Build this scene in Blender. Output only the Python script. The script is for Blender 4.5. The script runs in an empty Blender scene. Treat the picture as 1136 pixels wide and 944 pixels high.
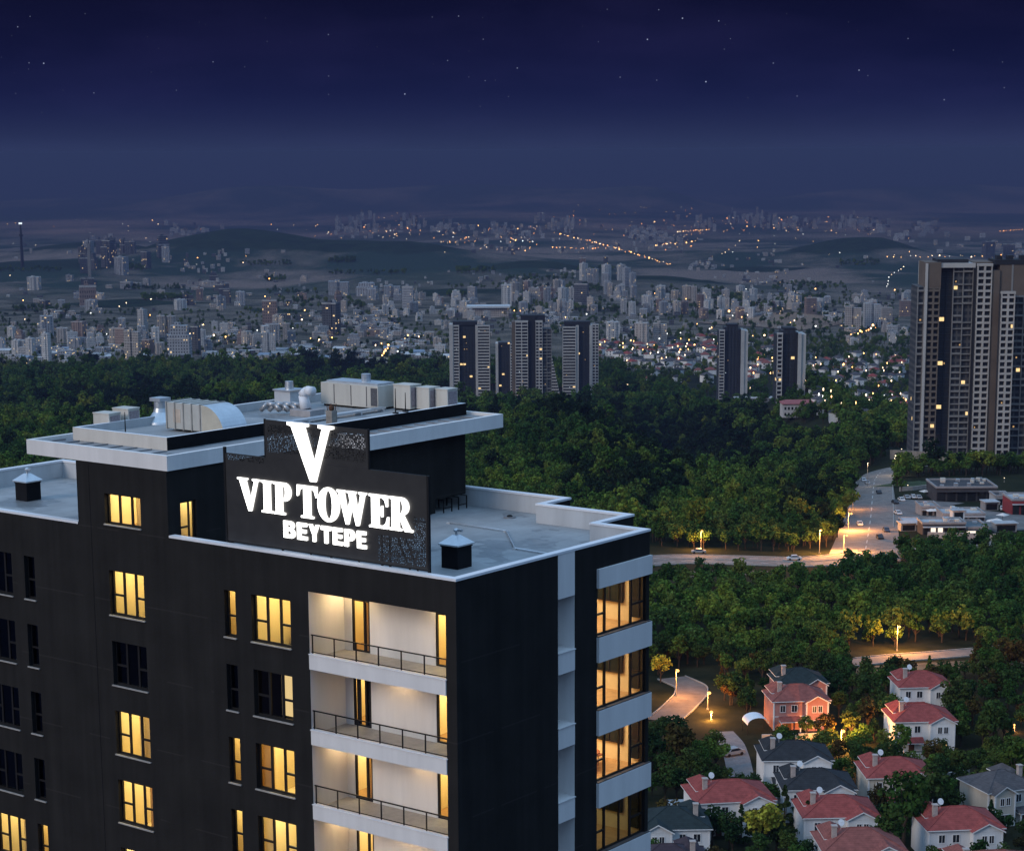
import bpy, bmesh, math, random
import numpy as np
from mathutils import Vector, Matrix
random.seed(7)
C = bpy.context.scene.collection
scene = bpy.context.scene

# ------------------------------------------------------------------ camera
HC = 104.0                                   # eye height above the valley floor
F_PX, CX, CY, PITCH, ROLL = 2318.7, 568.0, 619.6, -0.193, -0.006
def cam_axes(yaw=0.0):
    fw = Vector((-math.sin(yaw)*math.cos(PITCH), math.cos(yaw)*math.cos(PITCH), math.sin(PITCH)))
    r = fw.cross(Vector((0, 0, 1))).normalized(); u = r.cross(fw)
    c, s = math.cos(ROLL), math.sin(ROLL)
    return r*c+u*s, u*c-r*s, fw
AX_R, AX_U, AX_F = cam_axes()
EYE = Vector((0, 0, HC))
cam = bpy.data.cameras.new('camera'); camo = bpy.data.objects.new('camera', cam); C.objects.link(camo)
m = Matrix((AX_R, AX_U, -AX_F)).transposed().to_4x4(); m.translation = EYE
camo.matrix_world = m
cam.sensor_fit = 'HORIZONTAL'; cam.sensor_width = 36.0
cam.lens = 36.0*F_PX/1136.0
cam.shift_y = (CY-472.0)/1136.0
cam.clip_start = 1.0; cam.clip_end = 120000.0
scene.camera = camo

# ------------------------------------------------------------------ sky, light, exposure
SKY_K = 1.0
world = bpy.data.worlds.new('World'); scene.world = world; world.use_nodes = True
wn, wl = world.node_tree.nodes, world.node_tree.links
wn.clear()
def N(nodes, t, **kw):
    n = nodes.new(t)
    for k, v in kw.items(): setattr(n, k, v)
    return n
w_out = N(wn, 'ShaderNodeOutputWorld'); w_bg = N(wn, 'ShaderNodeBackground'); w_tc = N(wn, 'ShaderNodeTexCoord')
w_sep = N(wn, 'ShaderNodeSeparateXYZ'); wl.new(w_tc.outputs['Generated'], w_sep.inputs[0])
w_ramp = N(wn, 'ShaderNodeValToRGB'); wl.new(w_sep.outputs['Z'], w_ramp.inputs[0])
cr = w_ramp.color_ramp; cr.interpolation = 'LINEAR'
stops = [(0.0, (.0235, .0345, .093)), (.004, (.0205, .0300, .086)), (.010, (.0160, .0230, .074)), (.018, (.0112, .0162, .063)), (.0265, (.0080, .0115, .052)), (.045, (.0048, .0070, .036)), (.075, (.0028, .0040, .022)),
         (.15, (.02, .03, .075)), (.35, (.25, .42, .68)), (1.0, (.40, .66, 1.02))]
while len(cr.elements) < len(stops): cr.elements.new(.5)
for e, (p, c) in zip(cr.elements, stops): e.position = p; e.color = (*c, 1)
# faint violet drifts
w_noise = N(wn, 'ShaderNodeTexNoise'); w_noise.inputs['Scale'].default_value = 9; w_noise.inputs['Detail'].default_value = 4
w_map = N(wn, 'ShaderNodeMapping'); w_map.inputs['Scale'].default_value = (1, 1, 3.5)
wl.new(w_tc.outputs['Generated'], w_map.inputs[0]); wl.new(w_map.outputs[0], w_noise.inputs['Vector'])
w_nr = N(wn, 'ShaderNodeMapRange'); w_nr.inputs[1].default_value = .45; w_nr.inputs[2].default_value = .75; w_nr.inputs[3].default_value = 0; w_nr.inputs[4].default_value = .6
wl.new(w_noise.outputs[0], w_nr.inputs[0])
w_mixn = N(wn, 'ShaderNodeMixRGB', blend_type='ADD'); w_mixn.inputs[2].default_value = (.0065, .0055, .020, 1)
wl.new(w_nr.outputs[0], w_mixn.inputs[0]); wl.new(w_ramp.outputs[0], w_mixn.inputs[1])
# stars
w_vor = N(wn, 'ShaderNodeTexVoronoi'); w_vor.inputs['Scale'].default_value = 185
wl.new(w_tc.outputs['Generated'], w_vor.inputs['Vector'])
w_st = N(wn, 'ShaderNodeMapRange'); w_st.inputs[1].default_value = .078; w_st.inputs[2].default_value = .02; w_st.inputs[3].default_value = 0; w_st.inputs[4].default_value = 1
wl.new(w_vor.outputs['Distance'], w_st.inputs[0])
w_sel = N(wn, 'ShaderNodeSeparateXYZ'); wl.new(w_vor.outputs['Color'], w_sel.inputs[0])
w_pw = N(wn, 'ShaderNodeMath', operation='POWER'); w_pw.inputs[1].default_value = 2.6; wl.new(w_sel.outputs[0], w_pw.inputs[0])
w_gate = N(wn, 'ShaderNodeMapRange'); w_gate.inputs[1].default_value = .012; w_gate.inputs[2].default_value = .03; wl.new(w_sep.outputs['Z'], w_gate.inputs[0])
w_m1 = N(wn, 'ShaderNodeMath', operation='MULTIPLY'); wl.new(w_st.outputs[0], w_m1.inputs[0]); wl.new(w_pw.outputs[0], w_m1.inputs[1])
w_m2 = N(wn, 'ShaderNodeMath', operation='MULTIPLY'); wl.new(w_m1.outputs[0], w_m2.inputs[0]); wl.new(w_gate.outputs[0], w_m2.inputs[1])
w_add = N(wn, 'ShaderNodeMixRGB', blend_type='ADD'); w_add.inputs[2].default_value = (.42, .47, .66, 1)
wl.new(w_m2.outputs[0], w_add.inputs[0]); wl.new(w_mixn.outputs[0], w_add.inputs[1])
# the last twilight of a sun just under the horizon
w_sky = N(wn, 'ShaderNodeTexSky', sky_type='NISHITA'); w_sky.sun_disc = False
w_sky.sun_elevation = math.radians(-2.0); w_sky.sun_rotation = math.radians(-118)
w_add2 = N(wn, 'ShaderNodeMixRGB', blend_type='ADD')
w_add2.inputs[0].default_value = .006
wl.new(w_add.outputs[0], w_add2.inputs[1]); wl.new(w_sky.outputs[0], w_add2.inputs[2])
wl.new(w_add2.outputs[0], w_bg.inputs[0]); w_bg.inputs[1].default_value = SKY_K
wl.new(w_bg.outputs[0], w_out.inputs[0])
# dusk afterglow: one soft warm lamp from the west
sun = bpy.data.lights.new('sun', 'SUN'); suno = bpy.data.objects.new('sun', sun); C.objects.link(suno)
sun.energy = 1.2; sun.angle = math.radians(24); sun.color = (1.0, .87, .77)
SUN_DIR = Vector((-.74, -.52, .42)).normalized()          # towards the sun
suno.rotation_euler = (-SUN_DIR).to_track_quat('-Z', 'Y').to_euler(); suno.location = (-60, -60, 260)
vs = scene.view_settings; vs.view_transform = 'Standard'; vs.look = 'None'; vs.exposure = 0.17; vs.gamma = 1.0; vs.use_curve_mapping = False
try:
    scene.cycles.use_denoising = True; scene.cycles.denoiser = 'OPENIMAGEDENOISE'
    scene.cycles.max_bounces = 6; scene.cycles.diffuse_bounces = 3; scene.cycles.glossy_bounces = 3
    scene.cycles.transmission_bounces = 4; scene.cycles.transparent_max_bounces = 16; scene.cycles.volume_bounces = 0
    scene.cycles.sample_clamp_indirect = 6.0; scene.cycles.caustics_reflective = False; scene.cycles.caustics_refractive = False
except Exception: pass

# ------------------------------------------------------------------ helpers
def project(p):
    q = Vector(p)-EYE; z = q.dot(AX_F)
    return CX+F_PX*q.dot(AX_R)/z, CY-F_PX*q.dot(AX_U)/z
def tag(o, label=None, cat=None, group=None, kind=None):
    if label: o['label'] = label
    if cat: o['category'] = cat
    if group: o['group'] = group
    if kind: o['kind'] = kind
    return o
def empty(name, loc=(0, 0, 0), rz=0.0, label=None, cat=None, group=None, parent=None):
    o = bpy.data.objects.new(name, None); C.objects.link(o); o.location = loc; o.rotation_euler = (0, 0, rz)
    o.empty_display_size = .2
    if parent: o.parent = parent
    return tag(o, label, cat, group)
def link_copy(o, parent=None):
    c = o.copy(); C.objects.link(c)
    if parent: c.parent = parent
    for ch in o.children: link_copy(ch, c)
    return c

class MB:
    """collects polygons of one mesh object"""
    def __init__(s): s.v = []; s.f = []; s.m = []; s.M = None
    def P(s, p):
        s.v.append(tuple(s.M @ Vector(p)) if s.M is not None else tuple(p)); return len(s.v)-1
    def face(s, pts, mat=0):
        s.f.append([s.P(p) for p in pts]); s.m.append(mat)
    def box(s, x0, x1, y0, y1, z0, z1, mat=0, top=None):
        a = [s.P(p) for p in ((x0,y0,z0),(x1,y0,z0),(x1,y1,z0),(x0,y1,z0),(x0,y0,z1),(x1,y0,z1),(x1,y1,z1),(x0,y1,z1))]
        for k, q in enumerate(((3,2,1,0),(4,5,6,7),(0,1,5,4),(1,2,6,5),(2,3,7,6),(3,0,4,7))):
            s.f.append([a[i] for i in q]); s.m.append(top if (k == 1 and top is not None) else mat)
    def prism(s, poly, z0, z1, mat=0, top=None, bottom=True):
        n = len(poly); a = [s.P((x, y, z0)) for x, y in poly]; b = [s.P((x, y, z1)) for x, y in poly]
        for i in range(n):
            j = (i+1) % n; s.f.append([a[i], a[j], b[j], b[i]]); s.m.append(mat)
        s.f.append(b); s.m.append(mat if top is None else top)
        if bottom: s.f.append(a[::-1]); s.m.append(mat)
    def cyl(s, p0, p1, r0, r1=None, n=10, mat=0, caps=True):
        p0, p1 = Vector(p0), Vector(p1); r1 = r0 if r1 is None else r1
        d = (p1-p0).normalized(); a = d.orthogonal().normalized(); b = d.cross(a)
        A = []; B = []
        for i in range(n):
            t = 2*math.pi*i/n; w = a*math.cos(t)+b*math.sin(t)
            A.append(s.P(p0+w*r0)); B.append(s.P(p1+w*r1))
        for i in range(n):
            j = (i+1) % n; s.f.append([A[i], A[j], B[j], B[i]]); s.m.append(mat)
        if caps: s.f.append(A[::-1]); s.m.append(mat); s.f.append(B); s.m.append(mat)
    def bar(s, p0, p1, w, mat=0): s.cyl(p0, p1, w*.7, n=4, mat=mat)
    def sphere(s, c, r, n=10, k=7, mat=0, sz=1.0):
        rows = []
        for i in range(k+1):
            ph = math.pi*i/k
            rows.append([s.P((c[0]+r*math.sin(ph)*math.cos(2*math.pi*j/n), c[1]+r*math.sin(ph)*math.sin(2*math.pi*j/n), c[2]+r*sz*math.cos(ph))) for j in range(n)])
        for i in range(k):
            for j in range(n):
                q = (j+1) % n; s.f.append([rows[i][j], rows[i+1][j], rows[i+1][q], rows[i][q]]); s.m.append(mat)
    def wall(s, axis, c, a0, a1, z0, z1, holes, depth, mat=0, rmat=0, flip=1):
        """wall sheet in the plane axis=c from a0..a1, z0..z1, with holes (a0,a1,z0,z1) and reveals going depth inwards"""
        xs = sorted({a0, a1, *[v for h in holes for v in h[:2]]}); zs = sorted({z0, z1, *[v for h in holes for v in h[2:4]]})
        xs = [x for x in xs if a0 <= x <= a1]; zs = [z for z in zs if z0 <= z <= z1]
        def pt(a, z, d=0.0): return (a, c+d*flip, z) if axis == 'y' else (c+d*flip, a, z)
        for i in range(len(xs)-1):
            j = 0
            while j < len(zs)-1:
                mx = (xs[i]+xs[i+1])/2
                inh = lambda zz: any(h[0] < mx < h[1] and h[2] < zz < h[3] for h in holes)
                if inh((zs[j]+zs[j+1])/2): j += 1; continue
                k = j
                while k < len(zs)-1 and not inh((zs[k]+zs[k+1])/2): k += 1
                s.face([pt(xs[i], zs[j]), pt(xs[i+1], zs[j]), pt(xs[i+1], zs[k]), pt(xs[i], zs[k])], mat); j = k
        for h in holes:
            if len(h) > 4: continue
            p = [(h[0], h[2]), (h[1], h[2]), (h[1], h[3]), (h[0], h[3])]
            for i in range(4):
                a, b = p[i], p[(i+1) % 4]
                s.face([pt(*a), pt(*b), pt(*b, depth), pt(*a, depth)], rmat)
    def build(s, name, mats, parent=None, loc=None, rz=None, smooth=False):
        me = bpy.data.meshes.new(name); me.from_pydata(s.v, [], s.f)
        for mt in (mats if isinstance(mats, (list, tuple)) else [mats]): me.materials.append(mt)
        me.polygons.foreach_set('material_index', s.m)
        if smooth: me.polygons.foreach_set('use_smooth', [True]*len(s.f))
        me.update()
        o = bpy.data.objects.new(name, me); C.objects.link(o)
        if parent: o.parent = parent
        if loc is not None: o.location = loc
        if rz is not None: o.rotation_euler = (0, 0, rz)
        return o
def fix_normals(o):
    bm = bmesh.new(); bm.from_mesh(o.data); bmesh.ops.recalc_face_normals(bm, faces=bm.faces); bm.to_mesh(o.data); bm.free(); return o

# ------------------------------------------------------------------ materials
MATS = {}
def new_mat(name):
    mt = bpy.data.materials.new(name); mt.use_nodes = True; n = mt.node_tree.nodes; n.clear()
    return mt, n, mt.node_tree.links
def mat(name, col, rough=.8, var=.25, scale=2.0, metal=0.0, bump=0.0, bscale=40.0, spec=.3, col2=None, streak=False):
    """principled with a noise-driven colour variation"""
    if name in MATS: return MATS[name]
    mt, n, l = new_mat(name)
    out = N(n, 'ShaderNodeOutputMaterial'); b = N(n, 'ShaderNodeBsdfPrincipled')
    tc = N(n, 'ShaderNodeTexCoord'); no = N(n, 'ShaderNodeTexNoise'); no.inputs['Scale'].default_value = scale; no.inputs['Detail'].default_value = 6
    no.inputs['Roughness'].default_value = .65
    if streak:
        mp = N(n, 'ShaderNodeMapping'); mp.inputs['Scale'].default_value = (1, 1, .12); l.new(tc.outputs['Object'], mp.inputs[0]); l.new(mp.outputs[0], no.inputs['Vector'])
    else: l.new(tc.outputs['Object'], no.inputs['Vector'])
    rp = N(n, 'ShaderNodeValToRGB'); rp.color_ramp.elements[0].position = .3; rp.color_ramp.elements[1].position = .7
    c2 = col2 if col2 else tuple(min(1, c*(1+var)) for c in col)
    rp.color_ramp.elements[0].color = (*[c*(1-var) for c in col], 1); rp.color_ramp.elements[1].color = (*c2, 1)
    l.new(no.outputs[0], rp.inputs[0]); l.new(rp.outputs[0], b.inputs['Base Color'])
    b.inputs['Roughness'].default_value = rough; b.inputs['Metallic'].default_value = metal; b.inputs['Specular IOR Level'].default_value = spec
    if bump:
        n2 = N(n, 'ShaderNodeTexNoise'); n2.inputs['Scale'].default_value = bscale; n2.inputs['Detail'].default_value = 4; l.new(tc.outputs['Object'], n2.inputs['Vector'])
        bp = N(n, 'ShaderNodeBump'); bp.inputs['Strength'].default_value = bump; bp.inputs['Distance'].default_value = .05
        l.new(n2.outputs[0], bp.inputs['Height']); l.new(bp.outputs[0], b.inputs['Normal'])
    l.new(b.outputs[0], out.inputs[0]); MATS[name] = mt; return mt
def emit(name, col, strength, sample=True):
    if name in MATS: return MATS[name]
    mt, n, l = new_mat(name); out = N(n, 'ShaderNodeOutputMaterial'); e = N(n, 'ShaderNodeEmission')
    e.inputs[0].default_value = (*col, 1); e.inputs[1].default_value = strength; l.new(e.outputs[0], out.inputs[0])
    if not sample:
        try: mt.cycles.emission_sampling = 'NONE'
        except Exception: pass
    MATS[name] = mt; return mt
def glass(name, tint=(.9, .92, .95), refl=.12, rough=.03):
    if name in MATS: return MATS[name]
    mt, n, l = new_mat(name); out = N(n, 'ShaderNodeOutputMaterial'); t = N(n, 'ShaderNodeBsdfTransparent'); t.inputs[0].default_value = (*tint, 1)
    g = N(n, 'ShaderNodeBsdfGlossy'); g.inputs['Roughness'].default_value = rough; g.inputs[0].default_value = (.9, .95, 1, 1)
    fr = N(n, 'ShaderNodeFresnel'); fr.inputs[0].default_value = 1.32
    mx = N(n, 'ShaderNodeMixShader'); l.new(fr.outputs[0], mx.inputs[0]); l.new(t.outputs[0], mx.inputs[1]); l.new(g.outputs[0], mx.inputs[2])
    l.new(mx.outputs[0], out.inputs[0]); MATS[name] = mt; return mt
def M_math(n, l, op, a, b=None, c=None):
    x = N(n, 'ShaderNodeMath', operation=op)
    for i, v in enumerate((a, b, c)):
        if v is None: continue
        if isinstance(v, (int, float)): x.inputs[i].default_value = v
        else: l.new(v, x.inputs[i])
    return x.outputs[0]
def facade(name, wall_col, glass_col=(.02, .025, .035), fw=3.0, fh=3.1, gx=.45, gz=.5, lit=.03, litcol=(1, .68, .3), litk=1.6, tint=.35):
    """wall with a grid of windows laid out in the block's own metres; some panes are lit"""
    if name in MATS: return MATS[name]
    mt, n, l = new_mat(name); out = N(n, 'ShaderNodeOutputMaterial'); b = N(n, 'ShaderNodeBsdfPrincipled'); b.inputs['Roughness'].default_value = .7
    tc = N(n, 'ShaderNodeTexCoord'); sp = N(n, 'ShaderNodeSeparateXYZ'); l.new(tc.outputs['Object'], sp.inputs[0])
    h = M_math(n, l, 'ADD', sp.outputs[0], sp.outputs[1])
    hx = M_math(n, l, 'DIVIDE', M_math(n, l, 'ADD', h, 500.3*fw), fw); hz = M_math(n, l, 'DIVIDE', M_math(n, l, 'ADD', sp.outputs[2], 100*fh), fh)
    fx = M_math(n, l, 'FRACT', hx); fz = M_math(n, l, 'FRACT', hz)
    inx = M_math(n, l, 'MULTIPLY', M_math(n, l, 'GREATER_THAN', fx, .5-gx/2), M_math(n, l, 'LESS_THAN', fx, .5+gx/2))
    inz = M_math(n, l, 'MULTIPLY', M_math(n, l, 'GREATER_THAN', fz, .55-gz/2), M_math(n, l, 'LESS_THAN', fz, .55+gz/2))
    win = M_math(n, l, 'MULTIPLY', inx, inz)
    ge = N(n, 'ShaderNodeNewGeometry'); sn = N(n, 'ShaderNodeSeparateXYZ'); l.new(ge.outputs['Normal'], sn.inputs[0])
    side = M_math(n, l, 'LESS_THAN', M_math(n, l, 'ABSOLUTE', sn.outputs[2]), .5)
    win = M_math(n, l, 'MULTIPLY', win, side)
    oi = N(n, 'ShaderNodeObjectInfo')
    cb = N(n, 'ShaderNodeCombineXYZ'); l.new(M_math(n, l, 'FLOOR', hx), cb.inputs[0]); l.new(M_math(n, l, 'FLOOR', hz), cb.inputs[1]); l.new(oi.outputs['Random'], cb.inputs[2])
    wnz = N(n, 'ShaderNodeTexWhiteNoise'); l.new(cb.outputs[0], wnz.inputs[0])
    on = M_math(n, l, 'MULTIPLY', M_math(n, l, 'GREATER_THAN', wnz.outputs[0], 1-lit), win)
    hs = N(n, 'ShaderNodeHueSaturation'); hs.inputs['Color'].default_value = (*wall_col, 1)
    vv = M_math(n, l, 'MULTIPLY_ADD', oi.outputs['Random'], tint, 1-tint/2); l.new(vv, hs.inputs['Value'])
    no = N(n, 'ShaderNodeTexNoise'); no.inputs['Scale'].default_value = .15; l.new(tc.outputs['Object'], no.inputs['Vector'])
    wm = N(n, 'ShaderNodeMixRGB', blend_type='MULTIPLY'); wm.inputs[0].default_value = .5; l.new(hs.outputs[0], wm.inputs[1]); l.new(no.outputs[0], wm.inputs[2])
    mx = N(n, 'ShaderNodeMixRGB'); l.new(win, mx.inputs[0]); l.new(wm.outputs[0], mx.inputs[1]); mx.inputs[2].default_value = (*glass_col, 1)
    l.new(mx.outputs[0], b.inputs['Base Color'])
    b.inputs['Emission Color'].default_value = (*litcol, 1); l.new(M_math(n, l, 'MULTIPLY', on, litk), b.inputs['Emission Strength'])
    try: mt.cycles.emission_sampling = 'NONE'
    except Exception: pass
    l.new(b.outputs[0], out.inputs[0]); MATS[name] = mt; return mt
# ------------------------------------------------------------------ terrain
KNOTS = [(310, 946), (430, 733), (560, 640), (620, 608), (850, 537), (1150, 507), (1600, 474), (2150, 445), (2600, 408), (3200, 372), (4200, 337), (5500, 309),
         (7500, 285), (10000, 267), (14000, 250), (18000, 241), (26000, 231), (45000, 212)]
KY = [-200, 0, 150] + [k[0] for k in KNOTS]
KD = [104, 104, 104] + [k[0]*math.tan(-PITCH+math.atan((k[1]-CY)/F_PX)) for k in KNOTS]
_fy = np.concatenate([np.linspace(-200, 3000, 1281), np.geomspace(3001, 45000, 500)])
_fd = np.interp(_fy, KY, KD)
_sm = np.array([np.mean(np.interp(np.linspace(y-max(25, .12*abs(y)), y+max(25, .12*abs(y)), 15), KY, KD)) for y in _fy])
BUMPS = []       # X, Y, height, sx, sy, rot
def bump(u, Y, h, wpx, sy, rot=0.0): BUMPS.append(((u-568)/F_PX*Y, Y, h, wpx/F_PX*Y, sy, rot))
bump(265, 6900, 120, 105, 420); bump(420, 6600, 75, 120, 380); bump(110, 7600, 55, 90, 500)
bump(600, 5600, 34, 60, 350); bump(720, 5000, 20, 80, 300); bump(960, 6900, 75, 75, 450); bump(860, 3700, 17, 40, 130); bump(905, 3650, 14, 30, 120)
bump(60, 6200, 30, 130, 400); bump(480, 5100, 30, 130, 300); bump(790, 7200, 30, 90, 500)
bump(285, 24000, 290, 110, 2500); bump(480, 26000, 230, 150, 2500); bump(720, 23000, 170, 60, 2000); bump(960, 26000, 190, 120, 2500); bump(1100, 27000, 230, 100, 2500); bump(60, 25000, 130, 120, 2500)
bump(640, 24000, 120, 120, 2500)
bump(250, 1550, 20, 170, 260); bump(765, 1330, -36, 55, 330); bump(610, 1120, 21, 70, 200); bump(900, 1480, 27, 52, 230); bump(90, 2000, 14, 110, 220); bump(690, 900, 9, 60, 110); bump(840, 1000, 8, 45, 130); bump(560, 1500, 6, 70, 200); bump(420, 2050, 12, 70, 180); bump(700, 1750, 5, 40, 150)
def terrain(X, Y):
    d = float(np.interp(Y, _fy, _sm)); z = HC-d
    for bx, by, h, sx, sy, r in BUMPS:
        ex, ey = (X-bx)/sx, (Y-by)/sy
        q = ex*ex+ey*ey
        if q < 12: z += h*math.exp(-q)
    if Y > 640:
        k = min(1, (Y-640)/400)
        z += k*(2.2*math.sin(X/61+Y/97)+1.8*math.sin(X/37-Y/83+1.3))
    if Y > 3200:
        k = min(1, (Y-3200)/2500); s = Y/6000
        z += k*s*(7*math.sin(X/310/s+1.1*math.sin(Y/420/s))+5*math.sin(X/170/s-Y/260/s))
    return z
def ground_at(u, v, tmax=40000.0):
    d = AX_F+AX_R*((u-CX)/F_PX)-AX_U*((v-CY)/F_PX)
    t, step = 200.0, 4.0; p = EYE+d*t
    while t < tmax:
        t2 = t+step; p2 = EYE+d*t2
        if p2.z < terrain(p2.x, p2.y):
            for _ in range(24):
                tm = (t+t2)/2; q = EYE+d*tm
                if q.z < terrain(q.x, q.y): t2 = tm
                else: t = tm
            q = EYE+d*t2; return Vector((q.x, q.y, terrain(q.x, q.y)))
        t = t2; step = max(2.0, t*.006)
    q = EYE+d*tmax; return Vector((q.x, q.y, terrain(q.x, q.y)))
def px(p): return Vector(p).y/F_PX            # metres per picture pixel at that distance (photograph's 1136 wide)

ys = list(np.linspace(-120, 300, 30))+list(np.geomspace(306, 60000, 300)); ss = list(np.linspace(-.62, .62, 150))
tb_v = []; tb_f = []
for y in ys:
    for s_ in ss:
        x = s_*(max(y, 0)+220); tb_v.append((x, y, terrain(x, min(y, 45000))))
nc = len(ss)
for i in range(len(ys)-1):
    for j in range(nc-1): tb_f.append((i*nc+j, i*nc+j+1, (i+1)*nc+j+1, (i+1)*nc+j))
WOODED = [(285, 6900, 130, 430), (430, 6650, 110, 330), (110, 7700, 90, 420), (600, 5550, 75, 260), (740, 5050, 70, 190), (945, 6900, 75, 380), (60, 6100, 90, 230), (840, 6100, 60, 160), (520, 4600, 60, 110), (150, 4300, 90, 120), (330, 4000, 60, 90)]
WOODED = [((u-568)/F_PX*Y, Y, w/F_PX*Y, sy) for u, Y, w, sy in WOODED]
def wooded(x, y): return max(math.exp(-((x-a)/w)**2-((y-b_)/d)**2) for a, b_, w, d in WOODED)
me = bpy.data.meshes.new('ground'); me.from_pydata(tb_v, [], tb_f)
_at = me.attributes.new('wooded', 'FLOAT', 'POINT'); _at.data.foreach_set('value', [wooded(v[0], v[1]) if 3500 < v[1] < 9000 else 0.0 for v in tb_v]); me.polygons.foreach_set('use_smooth', [True]*len(tb_f))
ground = bpy.data.objects.new('ground', me); C.objects.link(ground); tag(ground, kind='structure')
mt, n, l = new_mat('land'); out = N(n, 'ShaderNodeOutputMaterial'); b = N(n, 'ShaderNodeBsdfPrincipled'); b.inputs['Roughness'].default_value = 1; b.inputs['Specular IOR Level'].default_value = .05
ge = N(n, 'ShaderNodeNewGeometry'); sp = N(n, 'ShaderNodeSeparateXYZ'); l.new(ge.outputs['Position'], sp.inputs[0])
def noise(scale, detail=6, src=None, sc=(1, 1, 1)):
    mp = N(n, 'ShaderNodeMapping'); mp.inputs['Scale'].default_value = sc; l.new(ge.outputs['Position'], mp.inputs[0])
    t = N(n, 'ShaderNodeTexNoise'); t.inputs['Scale'].default_value = scale; t.inputs['Detail'].default_value = detail; t.inputs['Roughness'].default_value = .62
    l.new(mp.outputs[0], t.inputs['Vector']); return t.outputs[0]
def ramp(f, a, ca, b_, cb_):
    r = N(n, 'ShaderNodeValToRGB'); r.color_ramp.elements[0].position = a; r.color_ramp.elements[0].color = (*ca, 1)
    r.color_ramp.elements[1].position = b_; r.color_ramp.elements[1].color = (*cb_, 1); l.new(f, r.inputs[0]); return r.outputs[0]
def mixc(f, a, c):
    x = N(n, 'ShaderNodeMixRGB'); l.new(f, x.inputs[0]); l.new(a, x.inputs[1]); l.new(c, x.inputs[2]); return x.outputs[0]
def rng(v, a, c):
    x = N(n, 'ShaderNodeMapRange'); x.inputs[1].default_value = a; x.inputs[2].default_value = c; l.new(v, x.inputs[0]); return x.outputs[0]
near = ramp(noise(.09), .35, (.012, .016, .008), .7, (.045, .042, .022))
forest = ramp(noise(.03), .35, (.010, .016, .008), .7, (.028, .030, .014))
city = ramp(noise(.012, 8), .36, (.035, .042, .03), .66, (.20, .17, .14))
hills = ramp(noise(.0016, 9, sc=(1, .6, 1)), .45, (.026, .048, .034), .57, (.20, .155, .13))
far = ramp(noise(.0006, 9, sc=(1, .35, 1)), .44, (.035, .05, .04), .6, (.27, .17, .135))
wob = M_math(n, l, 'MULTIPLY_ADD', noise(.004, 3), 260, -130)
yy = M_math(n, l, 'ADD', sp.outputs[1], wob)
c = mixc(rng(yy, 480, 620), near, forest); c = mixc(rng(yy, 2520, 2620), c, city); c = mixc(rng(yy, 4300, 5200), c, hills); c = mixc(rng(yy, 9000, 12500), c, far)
wa = N(n, 'ShaderNodeAttribute', attribute_name='wooded'); wv = M_math(n, l, 'ADD', wa.outputs['Fac'], M_math(n, l, 'MULTIPLY_ADD', noise(.004, 5), .5, -.25))
wc = ramp(noise(.02, 5), .35, (.010, .022, .014), .7, (.026, .044, .024)); c = mixc(rng(wv, .36, .46), c, wc)
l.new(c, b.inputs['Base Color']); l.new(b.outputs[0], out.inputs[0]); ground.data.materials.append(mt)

# ------------------------------------------------------------------ roads
asphalt = mat('asphalt', (.19, .17, .155), .85, .3, .35, bump=.2, bscale=6)
kerb_m = mat('kerb stone', (.30, .29, .27), .9, .2, 1.5)
paint = mat('road paint', (.62, .62, .58), .8, .25, 1.5)
verge_m = mat('dry verge', (.13, .10, .065), .95, .45, .35)
def strip(name, pts, w0, w1=None, zoff=.12, material=None, kind='structure', parts=14):
    """a road band along picture points laid on the terrain"""
    P = [ground_at(*p) for p in pts]; Q = []
    for a, c_ in zip(P[:-1], P[1:]):
        for k in range(parts): Q.append(a.lerp(c_, k/parts))
    Q.append(P[-1]); vv = []; ff = []
    # smooth
    for _ in range(parts): Q = [Q[0]]+[(Q[i-1]+Q[i]*2+Q[i+1])/4 for i in range(1, len(Q)-1)]+[Q[-1]]
    nq = len(Q)
    for i, q in enumerate(Q):
        d = (Q[min(i+1, nq-1)]-Q[max(i-1, 0)]); d.z = 0; d.normalize(); nrm = Vector((-d.y, d.x, 0))
        a_ = w0+(w1-w0)*i/(nq-1) if w1 else w0
        for k in range(5):
            o_ = (k/4-.5)*a_; p = q+nrm*o_; vv.append((p.x, p.y, terrain(p.x, p.y)+zoff))
    for i in range(nq-1):
        for k in range(4): ff.append((i*5+k, i*5+k+1, (i+1)*5+k+1, (i+1)*5+k))
    me = bpy.data.meshes.new(name); me.from_pydata(vv, [], ff); me.materials.append(material or asphalt)
    o = bpy.data.objects.new(name, me); C.objects.link(o); tag(o, kind=kind)
    return Q
def edges(name, Q, off, w, h, zoff, material, dash=None):
    mb = MB(); nq = len(Q)
    L = []
    for i, q in enumerate(Q):
        d = (Q[min(i+1, nq-1)]-Q[max(i-1, 0)]); d.z = 0; d.normalize(); nrm = Vector((-d.y, d.x, 0)); p = q+nrm*off
        a = p-nrm*w/2; b_ = p+nrm*w/2; z = terrain(p.x, p.y)+zoff
        L.append(((a.x, a.y, z), (b_.x, b_.y, z), (b_.x, b_.y, z-h), (a.x, a.y, z-h)))
    for i in range(nq-1):
        if dash and (i % dash) >= dash/2: continue
        A, B = L[i], L[i+1]
        mb.face([A[0], A[1], B[1], B[0]])
        if h > .02: mb.face([A[0], B[0], B[3], A[3]]); mb.face([A[1], A[2], B[2], B[1]])
    return tag(mb.build(name, material), kind='structure')
Q1 = strip('road', [(700, 624), (757, 620), (830, 622), (890, 624), (935, 621), (985, 614), (1060, 608), (1150, 601)], 19)
for o_ in (-9.6, 0, 9.6): edges('kerb', Q1, o_, .35, .3, .27, kerb_m)
for o_ in (-4.8, 4.8): edges('road_marking', Q1, o_, .2, 0, .126, paint, 4)
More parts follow.
